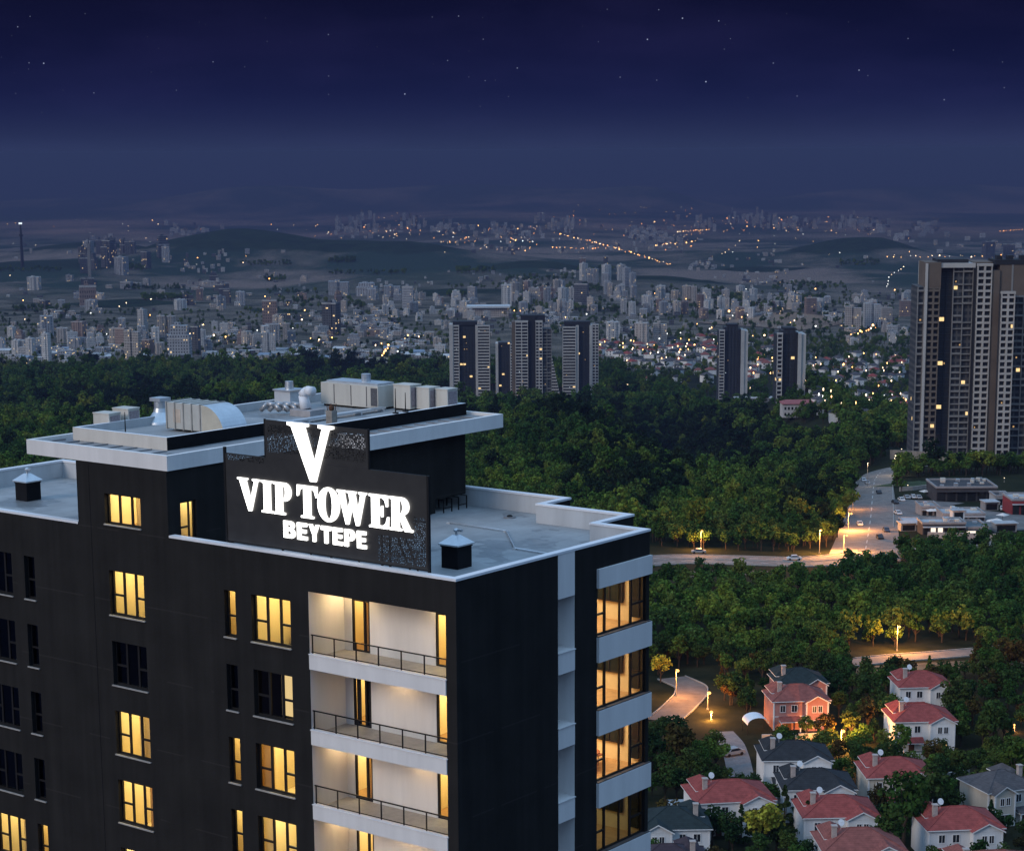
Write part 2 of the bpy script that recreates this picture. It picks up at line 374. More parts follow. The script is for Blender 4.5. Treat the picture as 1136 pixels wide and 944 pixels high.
Q2 = strip('road', [(958, 622), (962, 600), (966, 575), (968, 550), (970, 533), (976, 524), (1000, 518), (1040, 516)], 21, 11, .124)
for o_ in (-8.6, 8.6): edges('kerb', Q2[22:66], o_*.9, .35, .3, .27, kerb_m)
edges('road_marking', Q2, 0, .22, 0, .13, paint, 4)
Q3 = strip('parking_lot', [(985, 566), (1008, 560), (1036, 556)], 34, 26, .122, mat('parking asphalt', (.15, .14, .135), .9, .3, .3))
Q4 = strip('road', [(940, 736), (985, 731), (1040, 727), (1100, 722), (1150, 716)], 6.5, None, .12)
edges('kerb', Q4, 3.4, .3, .3, .3, kerb_m); edges('kerb', Q4, -3.4, .3, .3, .3, kerb_m)
Q5 = strip('road', [(735, 800), (752, 786), (766, 772), (768, 762), (745, 752)], 6.0, None, .12, mat('drive concrete', (.17, .14, .12), .9, .25, .4))
for o_ in (-3.2, 3.2): edges('kerb', Q5, o_, .25, .3, .27, kerb_m)
Q6 = strip('driveway', [(800, 812), (812, 825), (818, 842), (822, 862)], 4.6, None, .12, mat('drive paving', (.20, .19, .19), .9, .2, .8))
strip('bare_earth', [(930, 745), (1000, 742), (1060, 738), (1150, 735)], 8, None, .06, verge_m)
strip('bare_earth', [(740, 640), (790, 634), (850, 636)], 9, None, .06, verge_m)
strip('field', [(318, 402), (380, 401), (440, 398)], 60, 45, .3, mat('dry field', (.30, .27, .15), .95, .2, .02))
strip('quarry_ground', [(790, 360), (850, 358), (925, 362)], 230, 190, 1.2, mat('bare rock', (.22, .155, .11), .95, .35, .012))
strip('plaza_pavement', [(1000, 578), (1060, 575), (1130, 571)], 80, 90, .112, mat('plaza paving', (.16, .155, .15), .9, .3, .2))
# ------------------------------------------------------------------ the dark tower in front
YAW_B = 0.657
_c, _s = math.cos(-YAW_B), math.sin(-YAW_B)
TLX, TLY, TLZ = 48.071, -58.889, 15.643
B0 = Vector((-(TLX*_c-TLY*_s), -(TLX*_s+TLY*_c), HC-TLZ))      # world place of the roof corner
def L2W(x, y, z): return Vector((B0.x+x*_c-y*_s, B0.y+x*_s+y*_c, B0.z+z))
ZB = -(B0.z-0.0)                                                # ground below the roof edge, in tower metres
RZB = -YAW_B
def local_thing(name, x, y, z, label, cat, group=None): return empty(name, L2W(x, y, z), RZB, label, cat, group)

# dark render with faint floor joints and hairline weathering
mt, n, l = new_mat('charcoal render'); out = N(n, 'ShaderNodeOutputMaterial'); b = N(n, 'ShaderNodeBsdfPrincipled'); b.inputs['Roughness'].default_value = .85; b.inputs['Specular IOR Level'].default_value = .12
tc = N(n, 'ShaderNodeTexCoord'); sp = N(n, 'ShaderNodeSeparateXYZ'); l.new(tc.outputs['Object'], sp.inputs[0])
no = N(n, 'ShaderNodeTexNoise'); no.inputs['Scale'].default_value = .55; no.inputs['Detail'].default_value = 8; l.new(tc.outputs['Object'], no.inputs['Vector'])
mp = N(n, 'ShaderNodeMapping'); mp.inputs['Scale'].default_value = (2.2, 2.2, .1); l.new(tc.outputs['Object'], mp.inputs[0])
n2 = N(n, 'ShaderNodeTexNoise'); n2.inputs['Scale'].default_value = 1; n2.inputs['Detail'].default_value = 6; l.new(mp.outputs[0], n2.inputs['Vector'])
av = M_math(n, l, 'MULTIPLY_ADD', n2.outputs[0], .5, M_math(n, l, 'MULTIPLY', no.outputs[0], .5))
rp = N(n, 'ShaderNodeValToRGB'); rp.color_ramp.elements[0].position = .36; rp.color_ramp.elements[0].color = (.0150, .0143, .0140, 1); rp.color_ramp.elements[1].position = .66; rp.color_ramp.elements[1].color = (.0245, .0232, .0226, 1); l.new(av, rp.inputs[0])
jz = M_math(n, l, 'FRACT', M_math(n, l, 'DIVIDE', M_math(n, l, 'ADD', sp.outputs[2], 400+1.55), 3.1))
n3 = N(n, 'ShaderNodeTexNoise'); n3.inputs['Scale'].default_value = .7; l.new(tc.outputs['Object'], n3.inputs['Vector'])
jl = M_math(n, l, 'MULTIPLY', M_math(n, l, 'LESS_THAN', M_math(n, l, 'ABSOLUTE', M_math(n, l, 'SUBTRACT', jz, .5)), .010), M_math(n, l, 'GREATER_THAN', n3.outputs[0], .47))
mx = N(n, 'ShaderNodeMixRGB'); l.new(M_math(n, l, 'MULTIPLY', jl, .26), mx.inputs[0]); l.new(rp.outputs[0], mx.inputs[1]); mx.inputs[2].default_value = (.055, .05, .048, 1)
l.new(mx.outputs[0], b.inputs['Base Color'])
n4 = N(n, 'ShaderNodeTexNoise'); n4.inputs['Scale'].default_value = 14; n4.inputs['Detail'].default_value = 4; l.new(tc.outputs['Object'], n4.inputs['Vector'])
bp = N(n, 'ShaderNodeBump'); bp.inputs['Strength'].default_value = .25; bp.inputs['Distance'].default_value = .03; l.new(n4.outputs[0], bp.inputs['Height']); l.new(bp.outputs[0], b.inputs['Normal'])
l.new(b.outputs[0], out.inputs[0]); CHAR = mt
WHITE = mat('white render', (.74, .72, .70), .8, .09, .9, bump=.08, bscale=20, streak=True)
COPING = mat('coping', (.78, .78, .80), .45, .06, 1.2)
INNER = mat('parapet render', (.52, .53, .54), .85, .14, .8, streak=True)
def membrane(name, dark, pale):
    mt, n, l = new_mat(name); out = N(n, 'ShaderNodeOutputMaterial'); b = N(n, 'ShaderNodeBsdfPrincipled'); tc = N(n, 'ShaderNodeTexCoord'); sp = N(n, 'ShaderNodeSeparateXYZ'); l.new(tc.outputs['Object'], sp.inputs[0])
    def nz(s, d=6):
        t = N(n, 'ShaderNodeTexNoise'); t.inputs['Scale'].default_value = s; t.inputs['Detail'].default_value = d; t.inputs['Roughness'].default_value = .6; l.new(tc.outputs['Object'], t.inputs['Vector']); return t.outputs[0]
    r1 = N(n, 'ShaderNodeValToRGB'); r1.color_ramp.elements[0].position = .35; r1.color_ramp.elements[0].color = (*dark, 1); r1.color_ramp.elements[1].position = .65; r1.color_ramp.elements[1].color = (*pale, 1); l.new(nz(.5), r1.inputs[0])
    # dried puddle rings and dirt
    p = nz(.33, 3); ring = N(n, 'ShaderNodeValToRGB'); e = ring.color_ramp.elements; e[0].position = .50; e[0].color = (1, 1, 1, 1); e[1].position = .60; e[1].color = (.62, .64, .66, 1); x = e.new(.545); x.color = (.97, .97, .97, 1); x = e.new(.56); x.color = (.55, .56, .58, 1); l.new(p, ring.inputs[0])
    m1 = N(n, 'ShaderNodeMixRGB', blend_type='MULTIPLY'); m1.inputs[0].default_value = .75; l.new(r1.outputs[0], m1.inputs[1]); l.new(ring.outputs[0], m1.inputs[2])
    sx = M_math(n, l, 'FRACT', M_math(n, l, 'DIVIDE', M_math(n, l, 'ADD', sp.outputs[0], M_math(n, l, 'MULTIPLY', nz(.8, 2), .08)), 1.05)); seam = M_math(n, l, 'LESS_THAN', sx, .035)
    m2 = N(n, 'ShaderNodeMixRGB', blend_type='MULTIPLY'); l.new(M_math(n, l, 'MULTIPLY', seam, .34), m2.inputs[0]); l.new(m1.outputs[0], m2.inputs[1]); m2.inputs[2].default_value = (.35, .37, .4, 1)
    l.new(m2.outputs[0], b.inputs['Base Color']); rr = N(n, 'ShaderNodeMapRange'); rr.inputs[1].default_value = .5; rr.inputs[2].default_value = .62; rr.inputs[3].default_value = .8; rr.inputs[4].default_value = .3; l.new(p, rr.inputs[0]); l.new(rr.outputs[0], b.inputs['Roughness'])
    bp = N(n, 'ShaderNodeBump'); bp.inputs['Strength'].default_value = .3; bp.inputs['Distance'].default_value = .04; l.new(nz(3.5, 4), bp.inputs['Height']); l.new(bp.outputs[0], b.inputs['Normal']); l.new(b.outputs[0], out.inputs[0]); return mt
ROOFM = membrane('roof membrane', (.25, .262, .27), (.345, .36, .368))
DECK = membrane('deck membrane', (.22, .232, .245), (.31, .325, .34))
CREAM = mat('cream render', (.60, .56, .50), .85, .1, 1, streak=True)
FRAME = mat('window frame', (.014, .013, .013), .45, .15, 5)
SILL = mat('window sill', (.34, .32, .30), .8, .2, 3)
PANE = glass('pane'); RAILG = glass('railing glass', (.86, .9, .92))
ROOMW = mat('room wall', (.80, .66, .36), .9, .06, .7); ROOMF = mat('room floor', (.42, .24, .085), .6, .15, 2); DARKROOM = mat('dark room', (.022, .022, .024), .9, .3, 1)
LAMP = emit('ceiling lamp', (1.0, .80, .40), 10.5); LAMPS = [LAMP, LAMP, emit('ceiling lamp warm', (1.0, .74, .33), 8.6), emit('ceiling lamp bright', (1.0, .84, .50), 12.5)]; RR = random.Random(21)
def cloth(name, col):
    mt, n, l = new_mat(name); out = N(n, 'ShaderNodeOutputMaterial'); d = N(n, 'ShaderNodeBsdfDiffuse'); t = N(n, 'ShaderNodeBsdfTranslucent'); tc = N(n, 'ShaderNodeTexCoord'); wv = N(n, 'ShaderNodeTexWave'); wv.inputs['Scale'].default_value = 5; wv.inputs['Distortion'].default_value = 1.5; l.new(tc.outputs['Object'], wv.inputs['Vector'])
    rp = N(n, 'ShaderNodeValToRGB'); rp.color_ramp.elements[0].color = (*[c*.6 for c in col], 1); rp.color_ramp.elements[1].color = (*col, 1); l.new(wv.outputs['Fac'], rp.inputs[0]); l.new(rp.outputs[0], d.inputs[0]); l.new(rp.outputs[0], t.inputs[0]); mx = N(n, 'ShaderNodeMixShader'); mx.inputs[0].default_value = .65; l.new(d.outputs[0], mx.inputs[1]); l.new(t.outputs[0], mx.inputs[2]); l.new(mx.outputs[0], out.inputs[0]); return mt
CURT = [cloth('curtain cloth', (.70, .52, .28)), cloth('sheer cloth', (.82, .70, .45))]; WARD = mat('cupboard wood', (.34, .19, .08), .6, .2, 2)
METAL = mat('galvanised', (.62, .65, .68), .38, .12, 2, metal=.75); METAL_D = mat('black steel', (.012, .012, .013), .5, .2, 3, metal=.3)
BLKCLAD = mat('black cladding', (.009, .009, .011), .7, .25, 2, spec=.1)

GBASE = L2W(-18, 6, 0); GBASE.z = 0
tower = empty('tower_block', (L2W(-18, 6, 0).x, L2W(-18, 6, 0).y, 0), RZB, 'dark charcoal apartment tower in front with white balconies, lit windows and a white roof canopy', 'apartment tower')
def tpart(mb, name, mats, parent=None, smooth=False):
    """meshes are given in tower metres (0 at the roof corner); shift them under the tower's base"""
    o = mb.build(name, mats, None, smooth=smooth)
    o.parent = parent or tower
    if parent is None: o.location = (18, -6, B0.z)
    return o
H = 3.1; NF = 8; ZLOW = ZB
fr_holes = []; wins = []      # (x0,x1,z0,z1,kind,lit)
lit_A = {0: 1, 1: 1, 2: 0, 3: 1, 4: 1, 5: 1}; lit_B = {1: 1, 2: 0, 3: 1, 4: 1}; lit_C = {5: 1}
fr_holes.append((-19.22, -17.0, .13, 1.44)); wins.append((-19.22, -17.0, .13, 1.44, 'low', 1))
for k in range(NF):
    zb = -3.82-k*H; zt = -1.88-k*H; r = k+1
    for x0, x1, kind, lit in ((-19.13, -16.98, 'big', lit_A.get(r, 0)), (-12.2, -11.56, 'slim', lit_B.get(r, 0)), (-10.66, -8.5, 'big', lit_B.get(r, 0)),
                              (-24.72, -24.02, 'slim', lit_C.get(r, 0)), (-27.7, -25.58, 'big', lit_C.get(r, 0)), (-33.2, -31.1, 'big', 0)):
        fr_holes.append((x0, x1, zb, zt)); wins.append((x0, x1, zb, zt, kind, lit))
BAL = (-7.5, -.5)
outline = [(-36, 0), (0, 0), (0, 12.9), (-2.6, 12.9), (-2.6, 15.5), (-7.42, 15.5), (-7.42, 17.45), (-20.9, 17.45), (-20.9, 12.0), (-36, 12.0)]
mb = MB()
zbot = -1.37-NF*H
mb.wall('y', 0, -36, 0, ZLOW, 0, fr_holes[1:]+[(BAL[0], BAL[1], zbot, -1.37, 0)], .34, 0, 0)
mb.wall('y', 0, -20.9, -15.35, 0, 2.72, fr_holes[:1], .34, 0, 0)
# right side with the white niche strip and the bay
niche = (6.4, 7.53, zbot-.6, -1.87)
bayh = [(9.1, 12.66, -3.87-k*H, -1.87-k*H) for k in range(NF)]
mb.wall('x', 0, 0, 12.9, ZLOW, 0, [niche]+bayh, .3, 0, 0, flip=-1)
for a, b_ in zip(outline[2:], outline[3:]+outline[:1]):
    mb.face([(a[0], a[1], ZLOW), (b_[0], b_[1], ZLOW), (b_[0], b_[1], 0), (a[0], a[1], 0)], 0)
# penthouse sides
pent = [(-15.35, 0), (-15.35, 10.0), (-13.0, 10.0), (-13.0, 14.5), (-15.35, 14.5), (-15.35, 16.7), (-20.9, 16.7), (-20.9, 0)]
for a, b_ in zip(pent[:-1], pent[1:]):
    if a == (-15.35, 0):
        mb.wall('x', -15.35, 0, 10.0, -.85, 2.72, [(.72, 1.62, -.62, 1.33)], .25, 0, 0, flip=-1)
    else: mb.face([(a[0], a[1], -.85), (b_[0], b_[1], -.85), (b_[0], b_[1], 2.72), (a[0], a[1], 2.72)], 0)
mb.box(-15.35, -13.0, 14.5, 16.75, -.22, 2.72)
tpart(mb, 'wall_shell', [CHAR])
# vertical expansion joint
mb = MB(); mb.box(-20.17, -20.13, -.004, .05, ZLOW, 2.6); tpart(mb, 'expansion_joint', BLKCLAD)
mb = MB(); mb.box(-20.94, -20.9, -.004, 12, 0.02, 2.70); tpart(mb, 'corner_flashing', BLKCLAD)
def inset(poly, d):
    out_ = []; n_ = len(poly)
    for i in range(n_):
        p0, p1, p2 = Vector(poly[i-1]), Vector(poly[i]), Vector(poly[(i+1) % n_])
        d1 = (p1-p0).normalized(); d2 = (p2-p1).normalized(); n1 = Vector((-d1.y, d1.x)); n2_ = Vector((-d2.y, d2.x))
        out_.append(tuple(p1+(n1+n2_)*d/(1+n1.dot(n2_))))
    return out_
# roof slab, inner parapets, coping
mb = MB(); mb.prism(inset(outline, .12), -1.1, -.85, 0); tpart(mb, 'roof_deck', [ROOFM])
inn = inset(outline, .28)
mb = MB()
for i in range(len(inn)):
    a, b_ = inn[i], inn[(i+1) % len(inn)]; mb.face([(a[0], a[1], -.86), (a[0], a[1], -.02), (b_[0], b_[1], -.02), (b_[0], b_[1], -.86)])
tpart(mb, 'parapet', [INNER])
mb = MB(); o2 = inset(outline, -.035); i2 = inset(outline, .31)
for i in range(len(o2)):
    j = (i+1) % len(o2); a, b_, c_, d_ = o2[i], o2[j], i2[j], i2[i]
    if i == 0:   # the front edge is interrupted by the penthouse wall
        for xa, xb in ((-36.035, -20.95), (-15.3, .035)):
            xi0, xi1 = (-35.69, -20.95) if xa < -30 else (-15.3, -.31)
            mb.face([(xa, -.035, .035), (xb, -.035, .035), (xi1, .31, .035), (xi0, .31, .035)]); mb.face([(xa, -.035, -.06), (xb, -.035, -.06), (xb, -.035, .035), (xa, -.035, .035)])
            mb.face([(xi0, .31, .035), (xi1, .31, .035), (xi1, .31, -.05), (xi0, .31, -.05)])
        continue
    mb.face([(*a, .035), (*b_, .035), (*c_, .035), (*d_, .035)]); mb.face([(*a, -.06), (*b_, -.06), (*b_, .035), (*a, .035)]); mb.face([(*d_, .035), (*c_, .035), (*c_, -.05), (*d_, -.05)])
tpart(mb, 'coping', [COPING])
# canopy slab of the penthouse: white fascia, recessed deck
can = [(-24.1, -.03), (-15.25, -.03), (-15.25, 9.3), (-12.45, 9.4), (-12.45, 18.95), (-24.1, 18.95)]
ci = inset(can, .22); mb = MB()
n_ = len(can)
for i in range(n_):
    j = (i+1) % n_; a, b_, c_, d_ = can[i], can[j], ci[j], ci[i]
    mb.face([(*a, 2.725), (*b_, 2.725), (*b_, 3.36), (*a, 3.36)], 0); mb.face([(*a, 3.36), (*b_, 3.36), (*c_, 3.36), (*d_, 3.36)], 0); mb.face([(*d_, 3.36), (*c_, 3.36), (*c_, 3.2), (*d_, 3.2)], 0)
mb.face([(*p, 3.22) for p in ci], 1); mb.face([(*p, 2.725) for p in can[::-1]], 2)
tpart(mb, 'canopy', [WHITE, DECK, CHAR])
# drainage ribs lying on the canopy deck
mb = MB()
for k in range(9): mb = MB(); mb.box(-23.4+k*.92, -23.34+k*.92, .5, 1.55, 3.221, 3.27); tpart(mb, 'deck_rib', [mat('bitumen seam', (.2, .2, .21), .8, .2)])
for k in range(10): mb = MB(); mb.box(-14.0, -12.8, 10+k*.85, 10.06+k*.85, 3.221, 3.27); tpart(mb, 'deck_rib', [MATS['bitumen seam']])
# raised plant deck
ub = [(-23.1, 1.75), (-17.12, 1.75), (-17.12, 8.6), (-14.4, 8.6), (-14.4, 18.6), (-23.1, 18.6)]
ubi = inset(ub, .2); mb = MB()
for i in range(len(ub)):
    j = (i+1) % len(ub); a, b_, c_, d_ = ub[i], ub[j], ubi[j], ubi[i]
    mb.face([(*a, 3.2), (*b_, 3.2), (*b_, 3.78), (*a, 3.78)], 1 if i in (1, 2, 3) else 0)
    mb.face([(*a, 3.78), (*b_, 3.78), (*c_, 3.78), (*d_, 3.78)], 2); mb.face([(*d_, 3.78), (*c_, 3.78), (*c_, 3.3), (*d_, 3.3)], 3)
mb.face([(*p, 3.42) for p in ubi], 4)
tpart(mb, 'plant_deck', [CREAM, BLKCLAD, COPING, INNER, ROOFM])

# windows
def window(axis, c, flip, a0, a1, z0, z1, kind, lit, depth=.26):
    """frame, pane, sill and the room behind; flip=+1 looks towards +axis"""
    def bx(mb, u0, u1, d0, d1, w0, w1, mat_=0):
        e0, e1 = sorted((c+flip*d0, c+flip*d1))
        if axis == 'y': mb.box(u0, u1, e0, e1, w0, w1, mat_)
        else: mb.box(e0, e1, u0, u1, w0, w1, mat_)
    t = .065; f = MB(); d0, d1 = depth-.07, depth
    bx(f, a0, a1, d0, d1, z0, z0+t); bx(f, a0, a1, d0, d1, z1-t, z1); bx(f, a0, a0+t, d0, d1, z0+t, z1-t); bx(f, a1-t, a1, d0, d1, z0+t, z1-t)
    w = a1-a0; zt = z0+(z1-z0)*.44
    if kind == 'big':
        m1, m2 = a0+w*.33, a0+w*.67
        for m_ in (m1, m2): bx(f, m_-.055, m_+.055, d0, d1, z0+t, z1-t)
        bx(f, a0+t, m1-.055, d0, d1, zt-.045, zt+.045); bx(f, m2+.055, a1-t, d0, d1, zt-.045, zt+.045)
    elif kind == 'low':
        for m_ in (a0+w*.33, a0+w*.67): bx(f, m_-.055, m_+.055, d0, d1, z0+t, z1-t)
    elif kind == 'slim': bx(f, a0+t, a1-t, d0, d1, zt-.04, zt+.04)
    fo = tpart(f, 'window', [FRAME])
    g = MB(); e = c+flip*(depth-.03)
    q = [(a0+.01, z0+.01), (a1-.01, z0+.01), (a1-.01, z1-.01), (a0+.01, z1-.01)]
    g.face([(a, e, z) if axis == 'y' else (e, a, z) for a, z in q]); tpart(g, 'pane', [PANE], fo)
    if axis == 'y':
        s_ = MB(); bx(s_, a0-.04, a1+.04, -.07, depth-.07, z0-.055, z0-.003); tpart(s_, 'sill', [SILL], fo)
    return fo
def room(axis, c, flip, a0, a1, z0, z1, depth, lit, start=.345, lampk=None, wallm=None, floorm=None, lampsize=.32):
    mb = MB()
    def pt(a, d, z): return (a, c+flip*d, z) if axis == 'y' else (c+flip*d, a, z)
    d0, d1 = start, start+depth
    mb.face([pt(a0, d1, z0), pt(a1, d1, z0), pt(a1, d1, z1), pt(a0, d1, z1)], 0)
    mb.face([pt(a0, d0, z0), pt(a0, d1, z0), pt(a0, d1, z1), pt(a0, d0, z1)], 0); mb.face([pt(a1, d0, z0), pt(a1, d1, z0), pt(a1, d1, z1), pt(a1, d0, z1)], 0)
    mb.face([pt(a0, d0, z0), pt(a1, d0, z0), pt(a1, d1, z0), pt(a0, d1, z0)], 1); mb.face([pt(a0, d0, z1), pt(a1, d0, z1), pt(a1, d1, z1), pt(a0, d1, z1)], 0)
    o = tpart(mb, 'room', [wallm or (ROOMW if lit else DARKROOM), floorm or (ROOMF if lit else DARKROOM)])
    if lit and axis == 'y' and depth > 1.9:
        fr_ = MB(); k_ = RR.random()
        if k_ < .7: w_ = RR.uniform(.16, .34)*(a1-a0); e_ = a0+.3 if RR.random() < .5 else a1-.25-w_; fr_.box(e_, e_+w_, c+d0+.05, c+d0+.09, z0, z1-.1)
        if fr_.f: tpart(fr_, 'curtain', [CURT[RR.randrange(2)]], o)
        if RR.random() < .75:
            wd = MB(); e_ = RR.uniform(a0+.1, a1-1.1); wd.box(e_, e_+RR.uniform(.6, 1.0), c+d1-.5, c+d1-.02, z0, z0+RR.choice((.8, 1.9, 2.1))); tpart(wd, 'cupboard', [WARD], o)
    if lit:
        am, dm = (a0+a1)/2, (d0+d1)/2; sa, sd = (a1-a0)*lampsize, depth*lampsize; lm = MB()
        lm.face([pt(am-sa, dm-sd, z1-.03), pt(am+sa, dm-sd, z1-.03), pt(am+sa, dm+sd, z1-.03), pt(am-sa, dm+sd, z1-.03)])
        tpart(lm, 'ceiling_lamp', [lampk or RR.choice(LAMPS)], o)
    return o
HALF = emit('hall lamp', (1.0, .62, .25), 4.0)
for (x0, x1, z0, z1, kind, lit) in wins:
    window('y', 0, 1, x0, x1, z0, z1, kind, lit)
    if kind == 'slim': room('y', 0, 1, x0-.35, x1+.35, z0-.75, z1+.35, 1.8, lit)
    elif kind == 'low': room('y', 0, 1, x0-.3, x1+.4, z0-.3, z1+.5, 2.0, lit)
    else:
        room('y', 0, 1, x0-.5, x1+.15, z0-.72, z1+.45, 2.6, lit)
# a curtain strip of light behind the dark row-two window
mb = MB(); mb.box(-9.62, -8.98, .55, .57, -6.85, -5.05); tpart(mb, 'lit_curtain', [emit('lit curtain', (1, .70, .30), .8)])

# balconies
zs0 = -3.913; BD = 2.05
mb = MB()
x0, x1 = BAL
for k in range(NF):
    top = -1.37 if k == 0 else -4.513-(k-1)*H; bot = zs0-k*H-.18
    mb.face([(x0, BD, bot), (x1, BD, bot), (x1, BD, top), (x0, BD, top)], 0) if False else None
    # back wall with two door openings
    d1, d2 = (-7.08, -6.12), (-2.72, -1.62); dt = bot+2.15
    mb.wall('y', BD, x0, x1, bot, top, [(d1[0], d1[1], bot, dt), (d2[0], d2[1], bot, dt)], .2, 0, 0)
    mb.face([(x0, .0, bot), (x0, BD, bot), (x0, BD, top), (x0, .0, top)], 0); mb.face([(x1, .0, bot), (x1, BD, bot), (x1, BD, top), (x1, .0, top)], 0)
    mb.face([(x0, .2, bot), (x1, .2, bot), (x1, BD, bot), (x0, BD, bot)], 1); mb.face([(x0, .2, top), (x1, .2, top), (x1, BD, top), (x0, BD, top)], 0)
tpart(mb, 'balcony_recess', [WHITE, mat('balcony tile', (.36, .33, .30), .5, .15, 3)])
lit_bal = {0: (1, 1), 1: (1, 1), 2: (1, 1), 3: (1, 1)}
SPOT = emit('balcony spot', (1.0, .70, .34), 230.0)
for k in range(NF):
    zt_ = zs0-k*H; s_ = MB(); s_.box(x0+.003, x1-.003, -.05, .2, zt_-.6, zt_); sl = tpart(s_, 'balcony', [WHITE])
    if k > 4: continue
    cp = MB(); cp.box(x0-.02, x1+.03, -.075, .225, zt_, zt_+.03); tpart(cp, 'slab_edge', [COPING], sl).location = (0, 0, 0)
    rl = MB(); xs = [-7.43, -6.27, -5.12, -3.97, -2.81, -1.66, -.56]
    for x in xs: rl.box(x-.022, x+.022, .08, .12, zt_+.03, zt_+.76)
    rl.box(x0+.01, x1-.01, .07, .13, zt_+.76, zt_+.80); rl.box(x0+.01, x1-.01, .085, .115, zt_+.07, zt_+.10)
    r_ = tpart(rl, 'railing', [METAL_D]); g = MB()
    for a, c_ in zip(xs[:-1], xs[1:]): g.face([(a+.03, .1, zt_+.11), (c_-.03, .1, zt_+.11), (c_-.03, .1, zt_+.75), (a+.03, .1, zt_+.75)])
    tpart(g, 'glass_panel', [RAILG], r_)
    bot = zt_-.18; dt = bot+2.15
    for (a0, a1), on in zip(((-7.08, -6.12), (-2.72, -1.62)), lit_bal.get(k, (0, 0))):
        dr = MB(); t = .085
        dr.box(a0, a0+t, BD+.03, BD+.11, bot, dt); dr.box(a1-t, a1, BD+.03, BD+.11, bot, dt); dr.box(a0+t, a1-t, BD+.03, BD+.11, dt-t, dt); dr.box(a0+t, a1-t, BD+.03, BD+.11, bot, bot+.07)
        xm = a0+(a1-a0)*.68; dr.box(xm-.05, xm+.05, BD+.03, BD+.11, bot+.07, dt-t)
        d_ = tpart(dr, 'door', [FRAME]); g = MB(); g.face([(a0+.02, BD+.07, bot+.02), (a1-.02, BD+.07, bot+.02), (a1-.02, BD+.07, dt-.02), (a0+.02, BD+.07, dt-.02)]); tpart(g, 'pane', [PANE], d_)
        if k == 1 and a0 < -4:   # a half-drawn blind darkens the right of this door
            bl = MB(); bl.box(a0+.08, a0+.30, BD+.14, BD+.16, bot+.05, dt-.05); bl.box(xm-.12, a1-.08, BD+.14, BD+.16, bot+.05, dt-.05); tpart(bl, 'curtain', [DARKROOM], d_)
        room('y', BD, 1, a0-.6, a1+.25, bot, dt+.3, 2.4, on, start=.21)
    if k < 4:
        top = -1.37 if k == 0 else -4.513-(k-1)*H
        sp_ = MB()
        for x in ((-6.75, -1.9) if k == 0 else (-4.4,) if k == 1 else (-7.2, -3.2) if k == 2 else (-7.2, -4.0)): sp_.cyl((x, 1.55, top-.035), (x, 1.55, top-.008), .11, n=12)
        tpart(sp_, 'ceiling_spot', [SPOT if k == 0 else emit('weak spot', (1, .66, .32), 130.0)])

# white niche strip on the side
mb = MB(); y0, y1 = 6.4, 7.53
mb.box(-.12, .012, y0+.003, y1-.003, -1.87, -.07); tpart(mb, 'white_panel', [WHITE])
mb = MB()
mb.face([(-.9, y0, niche[2]), (-.9, y1, niche[2]), (-.9, y1, -1.87), (-.9, y0, -1.87)]); mb.face([(-.0, y0, niche[2]), (-.9, y0, niche[2]), (-.9, y0, -1.87), (0, y0, -1.87)])
mb.face([(-.0, y1-.002, niche[2]), (-.9, y1-.002, niche[2]), (-.9, y1-.002, -1.87), (0, y1-.002, -1.87)])
tpart(mb, 'niche', [WHITE])
for k in range(NF): mb = MB(); z = -4.1-k*H; mb.box(-.9, .02, y0+.004, y1-.004, z-.86, z); mb.box(-.9, .06, y0-.02, y1+.02, z, z+.035); tpart(mb, 'niche_band', [WHITE])
